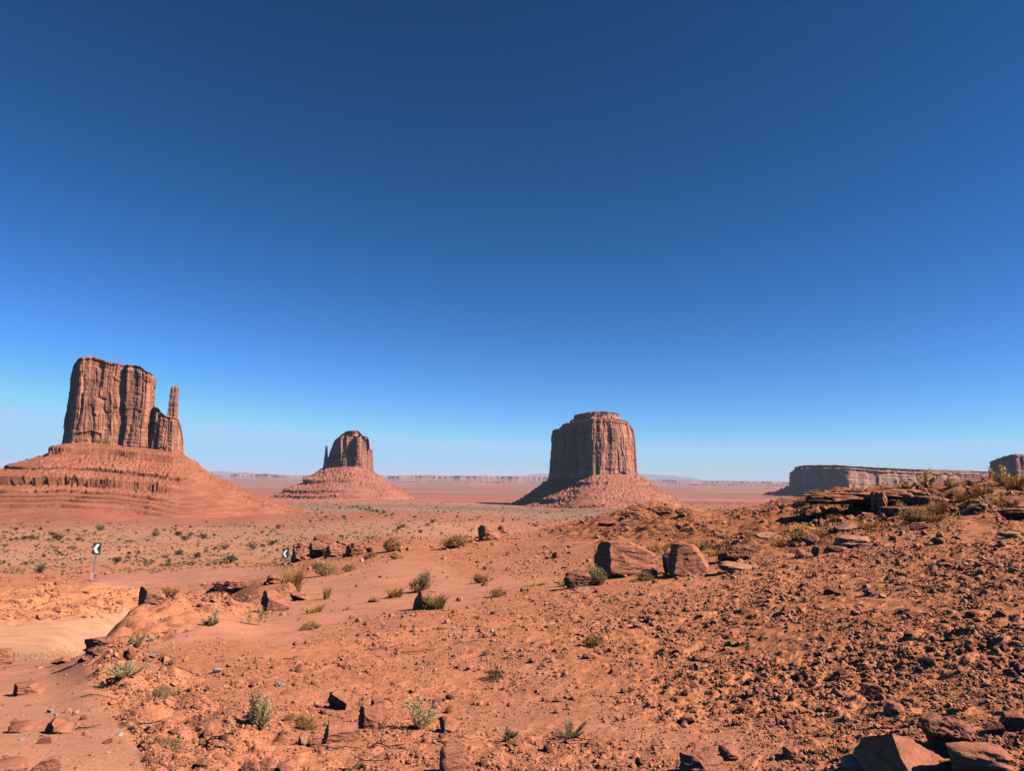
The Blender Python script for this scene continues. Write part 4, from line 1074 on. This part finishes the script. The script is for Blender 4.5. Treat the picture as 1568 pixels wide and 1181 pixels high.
def weed_parts(seed, h, w, stalks=7, col=(0.46, 0.30, 0.14), leaf=(0.90, 0.64, 0.31), ls=0.03, lie=0.3):
    """pale bristly stalks clothed in small upward leaves"""
    random.seed(seed); A, L = PB(), PB()
    for k in range(stalks):
        az = random.uniform(0, 6.283); hh = h * (1.0 if k == 0 else random.uniform(0.45, 0.95)); o = (0.12 if k == 0 else random.uniform(0.3, 1.0)) * w * 0.5
        b = np.array([random.gauss(0, 0.03) * w, random.gauss(0, 0.03) * w, -0.01])
        m = b + np.array([math.cos(az) * o * 0.6, math.sin(az) * o * 0.6, hh * 0.45]); e = b + np.array([math.cos(az) * o, math.sin(az) * o, hh])
        A.stem([b, m, e], 0.004 * h / 0.3, 0.0015 * h / 0.3, jit(col))
        cnt = int(64 * hh / h) + 16
        for i in range(cnt):
            t = 0.12 + 0.88 * i / cnt
            p = (1 - t) ** 2 * b + 2 * t * (1 - t) * m + t * t * e
            a2 = i * 2.4 + random.random()
            ax = (e - b) / np.linalg.norm(e - b)
            dv = (np.array([math.cos(a2), math.sin(a2), 0]) * 0.75 + ax * 0.8) * ls * (1.15 - 0.6 * t) * random.uniform(0.7, 1.2)
            L.leaf(p, dv * 1.1, ls * 0.24, jit(leaf, 0.22))
            if i % 3 == 0: L.stem([p, p + dv * 0.8, p + dv * 1.5], ls * 0.08, ls * 0.04, jit(leaf, 0.2))
    return A, L

def place_plant(kind, px, py, hpx, wpx, label, name=None, seed=0, group=None, **kw):
    q = hit(px, py)[0]; s = q[3] / F
    h, w = hpx * s * (0.76 if kind == 'twig' else 0.9 if kind == 'weed' else 1.0), wpx * s
    lab = (name or {'twig': 'dry_shrub', 'grass': 'grass_tuft', 'weed': 'spiky_weed'}[kind])
    root = empty(lab, (q[0], q[1], q[2] - 0.01), label, {'twig': 'shrub', 'grass': 'grass', 'weed': 'plant'}[kind], group)
    sd = seed + int(px * 3 + py)
    if kind == 'grass':
        A = grass_mesh(sd, h, w, r=max(0.0022, 0.55 * s), **kw); obj('blades', A.mesh('blades'), M_PLANT, root)
    elif kind == 'twig':
        A, L = twig_parts(sd, h, w, r=max(0.0022, 0.42 * s), ls=2.2 * s, **kw)
        obj('stem', A.mesh('stem'), M_PLANT, root); obj('twigs', L.mesh('twigs'), M_PLANT, root)
    else:
        A, L = weed_parts(sd, h, w, ls=7.0 * s if hpx > 28 else 4.6 * s, **kw)
        obj('stem', A.mesh('stem'), M_PLANT, root); obj('foliage', L.mesh('foliage'), M_PLANT, root)
    return root

P = place_plant
GY = dict(lc=(0.54, 0.33, 0.15), tip=(0.54, 0.31, 0.14))
P('twig', 597, 845, 32, 34, 'round brown tumbleweed-like shrub on the slope right of the outcrop', n=90)
P('twig', 690, 840, 34, 54, 'wide brown shrub left of the perched skyline boulder', n=110)
P('twig', 640, 908, 44, 42, 'tall dry shrub in the middle of the sandy hollow', n=110, lc=(0.46, 0.32, 0.12), tip=(0.46, 0.32, 0.13))
P('twig', 737, 893, 18, 32, 'small low brown shrub on the smooth slope', n=60)
P('twig', 500, 882, 30, 44, 'grey-green dry shrub right of the second road sign', n=90, **GY)
P('twig', 533, 876, 14, 24, 'little grey shrub at the right of the grey-green one', n=40, **GY)
P('twig', 562, 857, 15, 22, 'tiny brown shrub under the dark outcrop', n=40)
P('twig', 606, 857, 13, 24, 'low brown shrub below the round tumbleweed-like one', n=40)
P('twig', 762, 914, 16, 34, 'dark low shrub where the rubble meets the sand', n=60, col=(0.18, 0.12, 0.07))
P('twig', 912, 896, 40, 56, 'wiry grey-yellow bush in front of the largest boulder', n=120, tip=(0.50, 0.36, 0.17), lc=(0.44, 0.36, 0.18))
P('twig', 985, 890, 20, 40, 'low tangle of twigs between the two big boulders', n=60)
P('twig', 260, 912, 14, 34, 'dry brown shrub behind the boulder above the road', n=50)
P('twig', 1400, 800, 32, 52, 'wide yellowish bush under the crest ledges', n=110, tip=(0.46, 0.31, 0.13))
P('twig', 1225, 829, 22, 30, 'dark-stemmed bush on the upper slope beside the pale slab', n=60)
P('twig', 1420, 790, 22, 30, 'bush hugging the rightmost crest ledge', n=60, tip=(0.48, 0.34, 0.15))
P('grass', 446, 908, 36, 42, 'bright yellow grass clump behind the pointed red rock', n=200)
P('grass', 668, 934, 26, 38, 'yellow grass growing against the rounded rock', n=180, col=(0.46, 0.30, 0.10))
P('grass', 604, 916, 18, 32, 'thin yellow grass left of the tall dry shrub', n=120)
P('grass', 481, 939, 15, 34, 'low yellow tuft on the sand above the rubble', n=90)
P('grass', 500, 918, 22, 16, 'sparse upright yellow stalks on the sandy hollow', n=40)
for i, (px, py, hp, wp) in enumerate([(870, 896, 22, 40), (845, 900, 14, 46), (1010, 846, 22, 34), (1035, 836, 22, 30), (1075, 842, 26, 40), (1095, 852, 20, 34), (1160, 842, 20, 36), (1190, 838, 18, 30), (1210, 832, 22, 26), (1250, 826, 18, 30), (1330, 812, 20, 34), (1360, 806, 24, 36),
        (1440, 788, 26, 30), (1465, 775, 22, 30), (1480, 766, 22, 34), (1505, 756, 18, 30), (1535, 752, 24, 28), (1555, 748, 26, 30), (1395, 756, 14, 30), (1350, 753, 12, 30), (1260, 762, 12, 26), (1300, 757, 12, 26), (820, 898, 12, 40), (790, 902, 10, 36), (960, 838, 16, 30), (935, 834, 14, 26), (1120, 838, 18, 30), (1545, 778, 20, 30), (1510, 775, 16, 26), (1430, 800, 18, 30), (1280, 798, 16, 20), (1340, 795, 18, 22)]):
    if i % 5 in (1, 3): continue
    q = hit(px, py)[0]
    if not np.isfinite(q[0]): continue
    P('grass', px, py, hp * 0.72, wp, 'dry yellow grass tuft on the red rise below the crest', n=60, group='dry yellow grass tufts on the right-hand rise')
P('weed', 397, 1117, 66, 34, 'tallest pale upright weed in the foreground, casting a black shadow', seed=2, stalks=15)
P('weed', 645, 1117, 58, 60, 'pale branching weed above the upright slab', seed=3, stalks=14)
P('weed', 190, 1035, 22, 64, 'sprawling pale weed on the edge of the mound above the path', seed=4, stalks=26)
P('weed', 208, 990, 20, 30, 'small bristly weed beside the grey chip', seed=5, stalks=9)
P('weed', 320, 958, 12, 26, 'low greenish bristle on the sandy hollow', seed=6, stalks=9, leaf=(0.52, 0.40, 0.2))
P('weed', 331, 957, 26, 8, 'single thin pale stalk beside the low bristle', seed=7, stalks=2)
P('weed', 381, 957, 26, 6, 'left one of two bare thin stalks on the sand', seed=8, stalks=1)
P('weed', 398, 958, 30, 6, 'right one of two bare thin stalks on the sand', seed=9, stalks=1)
P('weed', 1418, 746, 26, 34, 'pale plume of weed on the skyline before the long mesa', seed=10, stalks=9, leaf=(0.80, 0.50, 0.22))
P('weed', 1385, 750, 12, 40, 'leaning pale weed on the skyline left of the plume', seed=11, stalks=10, leaf=(0.74, 0.46, 0.2))
P('weed', 1455, 748, 18, 24, 'small skyline weed right of the plume', seed=12, stalks=6, leaf=(0.74, 0.46, 0.2))
P('weed', 1538, 744, 28, 34, 'pale plume of weed against the dark block at the right edge', seed=13, stalks=9, leaf=(0.80, 0.50, 0.22))
P('weed', 1247, 763, 12, 16, 'little spiky weed on the crest above the dark hollow', seed=14, stalks=6, leaf=(0.48, 0.38, 0.2))
P('weed', 872, 1128, 26, 60, 'low dark green-grey plant on the lower slope', seed=15, stalks=16, leaf=(0.38, 0.29, 0.14))
P('weed', 775, 1132, 24, 40, 'sprawling thin plant left of the low dark green-grey one', seed=16, stalks=7, leaf=(0.34, 0.27, 0.15))
P('twig', 478, 1117, 32, 44, 'small brown wiry plant behind the flat-topped oval rock', n=70)
P('twig', 262, 1150, 26, 56, 'dark tangled plant at the edge of the sandy path', n=90, **GY)
P('twig', 760, 1040, 18, 46, 'flat dead bush on the pebbly slope', n=50, col=(0.14, 0.09, 0.06), tip=(0.2, 0.13, 0.08), leaves=0)
P('twig', 905, 990, 24, 40, 'dark dead bush in the rubble below the largest boulder', n=60, col=(0.14, 0.09, 0.06), tip=(0.24, 0.16, 0.1), leaves=1)
P('twig', 470, 965, 14, 40, 'thin scrubby plant at the upper edge of the rubble', n=50, col=(0.2, 0.12, 0.08))
P('twig', 250, 1070, 24, 50, 'pale sprawling twigs above the tall pale weed', n=60, col=(0.4, 0.26, 0.14), tip=(0.5, 0.36, 0.2))

# loose dead twigs lying about
tw = [(150,1068,40,0.2),(520,1148,60,0.1),(590,1145,50,-0.2),(700,1138,60,0.15),(640,1000,50,-0.1),(585,995,46,0.3),(720,985,50,0),(850,1010,40,0.4),(500,1140,40,0.5),(300,1035,46,0.2),(230,1110,50,0.3),(345,1140,60,-0.3),(560,1170,70,0.4),(1000,952,40,0.1),(450,1010,30,0.4),(890,1135,50,0.1),(135,1118,30,0.7),(790,1010,44,-0.2)]
for i, (px, py, L_, a) in enumerate(tw):
    q = hit(px, py)[0]; s = q[3] / F; A = PB(); random.seed(i)
    l = L_ * s
    def gz(x, y): return float(ground_z(q[0] + x, q[1] + y)) - q[2] + 0.012 + random.random() * 0.012
    pts = []
    for k in range(6):
        t = (k / 5 - 0.5) * l; x, y = t * math.cos(a) + random.gauss(0, 0.03) * l, t * math.sin(a) + random.gauss(0, 0.05) * l
        pts.append((x, y, gz(x, y)))
    A.stem(pts, 0.006, 0.002, (0.16, 0.10, 0.07))
    for k in (1, 2, 3):
        p = np.array(pts[k]); e = p + np.array([random.gauss(0, 0.18) * l, random.gauss(0, 0.18) * l, 0.02 + random.random() * 0.03])
        A.stem([p, (p + e) / 2, e], 0.003, 0.0015, (0.2, 0.13, 0.09))
    tag(obj('dead_twig', A.mesh('dead_twig'), M_PLANT, None, tuple(q[:3])), 'thin dark dead twig lying on the red soil', 'twig', 'dead twigs lying on the foreground soil')

# desert bushes of the valley
def bush_mesh(seed, n=260, leaf=(0.17, 0.16, 0.085)):
    random.seed(seed); A = PB(); r = np.random.default_rng(seed)
    lob = r.uniform(-0.3, 0.3, (6, 3)) * np.array([1, 1, 0.5]); lob[:, 2] += 0.32
    for k in range(9):
        e = lob[k % 6] + r.normal(0, 0.08, 3); A.stem([(0, 0, -0.05), e * 0.5, e], 0.03, 0.012, (0.15, 0.10, 0.07))
    for k in range(n):
        c = lob[r.integers(6)]; d = r.normal(size=3); d /= np.linalg.norm(d)
        p = c + d * r.uniform(0.05, 0.26) * np.array([1, 1, 0.9]); p[2] = max(p[2], 0.0)
        A.leaf(p, (d + r.normal(0, 0.6, 3)) * 0.10, 0.10, np.array(leaf) * r.uniform(0.6, 1.5))
    return A
bushes = []
for i in range(8):
    m_ = bush_mesh(i, 260, [(0.17, 0.13, 0.06), (0.24, 0.18, 0.10), (0.32, 0.23, 0.125), (0.13, 0.105, 0.055)][i % 4]).mesh('desert_bush'); m_.materials.append(M_PLANT); bushes.append(m_)
fixed = [(88,827,12),(121,828,9),(238,822,12),(272,821,11),(283,829,10),(312,824,10),(112,842,8),(36,827,8),(48,826,8),(80,820,9),(388,842,16),(402,838,8),(427,811,9),(152,813,12),(345,842,10),(180,862,12),(355,862,16),(275,850,14),(90,890,20),(60,878,16),(415,835,10),(300,855,12),
         (663,801,9),(655,806,7),(645,817,9),(617,808,8),(820,807,8),(770,800,5),(700,793,5),(610,812,8),(560,782,6),(570,784,7),(578,785,8),(588,787,7),(552,781,5),(540,778,5),(600,790,5),(636,793,5),(520,778,4),(565,779,5)]
px_, py_ = scatter_px(3800, -10, 900, 776, 868, lambda x, y: np.clip(0.45 + 1.1 * perlin(x / 60, y / 9, 5), 0.04, 1) * np.where(y > 812, 1, 0.45))
bp = np.concatenate([np.array(fixed, float), np.stack([px_, py_, rng.lognormal(0.95, 0.38, len(px_))], -1)])
q = hit(bp[:, 0], bp[:, 1])
dmin_ = np.where(bp[:, 0] < 430, 56, 62)
ok = np.isfinite(q[:, 0]) & (q[:, 3] > dmin_) & (q[:, 3] < 2300)
ok &= ~((bp[:, 1] < 806) & (bp[:, 0] < 420)) & ~((bp[:, 1] < 812) & (bp[:, 0] < 250))
bp, q = bp[ok], q[ok]
size_m = np.clip(bp[:, 2] * q[:, 3] / F, 0.35, 7.0)
nfix = int((np.arange(len(bp)) < len(fixed)).sum())
order = np.r_[np.arange(min(34, len(bp))), 34 + np.argsort(-bp[34:, 2])]
pick, rest = order[:270], order[270:]
proto = None
for n_, i in enumerate(pick):
    if proto is None:
        o = proto = obj('desert_bush', bushes[0], None)
        tag(o, 'rounded dark green desert bush on the sandy valley floor', 'bush', 'desert bushes dotted over the valley floor')
    else:
        o = proto.copy(); COL.objects.link(o); o.data = bushes[n_ % 8]
    o.location = q[i, :3]; w = size_m[i] * 1.0
    o.scale = (w, w, w * rng.uniform(0.8, 1.15)); o.rotation_euler = (0, 0, rng.uniform(0, 6.28))

clumps = []
for i in range(6):
    r = np.random.default_rng(60 + i); V_, F_ = [], []
    for k in range(16):
        d = r.normal(size=3); d[2] = abs(d[2]); d /= np.linalg.norm(d); c = d * r.uniform(0.15, 0.5) * np.array([1, 1, 0.8]); a = r.normal(size=3) * 0.16; b = r.normal(size=3) * 0.16
        V_ += [c - a, c + b, c + a, c - b]; F_.append((4 * k, 4 * k + 1, 4 * k + 2, 4 * k + 3))
    clumps.append((np.array(V_), np.array(F_)))
sx, sy = scatter_px(19000, -20, 1240, 768, 880, lambda x, y: np.clip(0.5 + 1.2 * perlin(x / 70, y / 8, 15) + 0.5 * perlin(x / 14, y / 4, 16), 0.03, 1))
qs = hit(sx, sy)
ok = np.isfinite(qs[:, 0]) & (qs[:, 3] > 58) & (qs[:, 3] < 4200) & ~((sy < 800) & (sx < 440) & (qs[:, 3] > 800))
qs, sx, sy = qs[ok], sx[ok], sy[ok]
ss = np.clip(rng.lognormal(0.62, 0.38, len(qs)) * qs[:, 3] / F, 0.2, 6)
cg = np.where(rng.uniform(0, 1, (len(qs), 1)) < 0.5, np.array([[0.34, 0.225, 0.12]]), np.array([[0.56, 0.32, 0.15]])) * rng.uniform(0.7, 1.25, (len(qs), 1))
allp = np.concatenate([qs[:, :3], q[rest, :3]]); alls = np.concatenate([ss, size_m[rest]]); allc = np.concatenate([cg, np.tile([[0.18, 0.16, 0.09]], (len(rest), 1))])
tag(obj('scrub', bake(clumps, allp, alls, allc, name='scrub', yaw_only=True), M_PLANT), 'low grey-green scrub covering the valley floor', 'scrub', kind='stuff')

# short dry grass among the rubble of the rise
gx2, gy2 = scatter_px(3000, 800, 1600, 738, 905, lambda x, y: np.maximum(sstep(-20, 20, sdist(x, y, GRASSY)) * np.clip(0.6 + perlin(x / 40, y / 16, 31), 0, 1), 0.10 * sstep(-20, 20, sdist(x, y, CREST))))
qg = hit(gx2, gy2); qg = qg[np.isfinite(qg[:, 0]) & (qg[:, 3] < 60)]
gsh = []
for i in range(5):
    r = np.random.default_rng(80 + i); V_, F_ = [], []
    for k in range(14):
        b = r.normal(0, 0.16, 3); b[2] = -0.03; e = b + np.array([r.normal(0, 0.3), r.normal(0, 0.3), r.uniform(0.5, 1.0)]); w = r.normal(size=3); w[2] = 0; w *= 0.035 / np.linalg.norm(w)
        m_ = b * 0.5 + e * 0.5 + np.array([0, 0, 0.08])
        V_ += [b - w, b + w, m_ + w * 0.8, m_ - w * 0.8, e + w * 0.25, e - w * 0.25]; F_ += [(6 * k, 6 * k + 1, 6 * k + 2, 6 * k + 3), (6 * k + 3, 6 * k + 2, 6 * k + 4, 6 * k + 5)]
    gsh.append((np.array(V_), np.array(F_)))
tag(obj('grass', bake(gsh, qg[:, :3], np.clip(rng.lognormal(1.65, 0.4, len(qg)) * qg[:, 3] / F, 0.04, 0.45), np.array([[0.60, 0.34, 0.13]]) * rng.uniform(0.7, 1.2, (len(qg), 1)), name='grass', yaw_only=True), M_PLANT), 'short dry yellow grass among the rubble', 'grass', kind='stuff')

# ------------------------------------------------------------------ road signs
M_BLACK = mat_plain('black_sign_face', (0.055, 0.048, 0.045), 0.5)
M_WHITE = mat_plain('white_sign_sheeting', (0.80, 0.80, 0.78), 0.4, 0, 30, 0.04)
M_POST = mat_plain('galvanised_post', (0.22, 0.18, 0.16), 0.6, 0.2)
M_WOOD = mat_plain('bleached_wood', (0.52, 0.36, 0.26), 0.9, 0, 14)

def bm_obj(name, bm, mat, parent, bev=0.0):
    if bev: bmesh.ops.bevel(bm, geom=bm.edges[:], offset=bev, segments=2, affect='EDGES')
    me = bpy.data.meshes.new(name); bm.to_mesh(me); bm.free()
    return obj(name, me, mat, parent)

def box(bm, c, s):
    r = bmesh.ops.create_cube(bm, size=1.0)
    for v in r['verts']: v.co = Vector((v.co.x * s[0] + c[0], v.co.y * s[1] + c[1], v.co.z * s[2] + c[2]))

def prism(bm, pts, y0, y1):
    a = [bm.verts.new((x, y0, z)) for x, z in pts]; b = [bm.verts.new((x, y1, z)) for x, z in pts]
    n = len(pts)
    bm.faces.new(a); bm.faces.new(b[::-1])
    for i in range(n): bm.faces.new((a[i], b[i], b[(i + 1) % n], a[(i + 1) % n]))
    bmesh.ops.recalc_face_normals(bm, faces=bm.faces[:])

def chevron_sign(px, py, top, w_px, ph_px, label, lean):
    q = hit(px, py, 30.0)[0]; s = q[3] / F
    H = (py - top) * s; W, PH = w_px * s, ph_px * s
    root = empty('road_sign', (q[0], q[1], q[2]), label, 'road sign', None, -math.atan2(q[0], q[1]))
    root.rotation_euler = (0, lean, -math.atan2(q[0], q[1]))
    bm = bmesh.new()
    prism(bm, [(-0.035, -0.3), (0.035, -0.3), (0.035, H - 0.05), (-0.035, H - 0.05)], -0.02, 0.012)
    bm_obj('post', bm, M_POST, root)
    zc = H - PH / 2
    def rr(w, h, r):
        pts = []
        for cx, cz, a0 in ((w/2-r, h/2-r, 0), (-w/2+r, h/2-r, 90), (-w/2+r, -h/2+r, 180), (w/2-r, -h/2+r, 270)):
            for k in range(5): pts.append((cx + r * math.cos(R(a0 + 22.5 * k)), zc + cz + r * math.sin(R(a0 + 22.5 * k))))
        return pts
    bm = bmesh.new(); prism(bm, rr(W, PH, W * 0.10), -0.034, -0.021)
    pan = bm_obj('panel', bm, M_BLACK, root)
    a, t = W * 0.30, W * 0.30
    ch = [(a, zc + PH * 0.37), (a - t * 1.25, zc + PH * 0.37), (-W * 0.40, zc), (a - t * 1.25, zc - PH * 0.37), (a, zc - PH * 0.37), (-W * 0.40 + t * 1.25, zc)]
    bm = bmesh.new(); prism(bm, ch, -0.039, -0.033)
    bm_obj('chevron', bm, M_WHITE, pan)
    bm = bmesh.new()
    for z in (zc + PH * 0.3, zc - PH * 0.3): box(bm, (0, -0.0385, z), (0.022, 0.006, 0.022))
    bm_obj('bolt', bm, M_POST, pan)
    return root
chevron_sign(141, 890, 841, 9.6, 15.5, 'black and white left-chevron sign on the bank above the road', R(3.5))
chevron_sign(434, 879, 844, 8.6, 13.5, 'black and white left-chevron sign beside the dark rock outcrop', R(3.0))
for px, py, w, h, lab in [(139.5, 890, 3.6, 11, 'pale stubby wooden stake at the foot of the left chevron sign'), (441, 877, 2.6, 8, 'short pale stake right of the chevron sign by the outcrop')]:
    q = hit(px, py, 30.0)[0]; s = q[3] / F
    root = None
    bm = bmesh.new(); prism(bm, [(-w * s / 2, -0.2), (w * s / 2, -0.2), (w * s / 2, h * s * 0.94), (w * s * 0.1, h * s), (-w * s / 2, h * s * 0.96)], -w * s / 2 - 0.06, w * s / 2 - 0.06)
    o = bm_obj('marker_stake', bm, M_WOOD, None, 0.008); o.location = q[:3]; o.rotation_euler = (0, R(2), -math.atan2(q[0], q[1]))
    tag(o, lab, 'stake')

# ------------------------------------------------------------------ the air
bm = bmesh.new(); box(bm, (0, 0, 190.0), (166000, 166000, 740.0))
me = bpy.data.meshes.new('haze'); bm.to_mesh(me); bm.free()
mh = bpy.data.materials.new('haze'); mh.use_nodes = True
hn = mh.node_tree.nodes; hn.remove(hn['Principled BSDF'])
pv = hn.new('ShaderNodeVolumePrincipled')
pv.inputs['Color'].default_value = (0.70, 0.82, 1.0, 1); pv.inputs['Density'].default_value = 1.5e-5; pv.inputs['Anisotropy'].default_value = 0.0
mh.node_tree.links.new(pv.outputs[0], hn['Material Output'].inputs['Volume'])
tag(obj('haze', me, mh), kind='stuff')
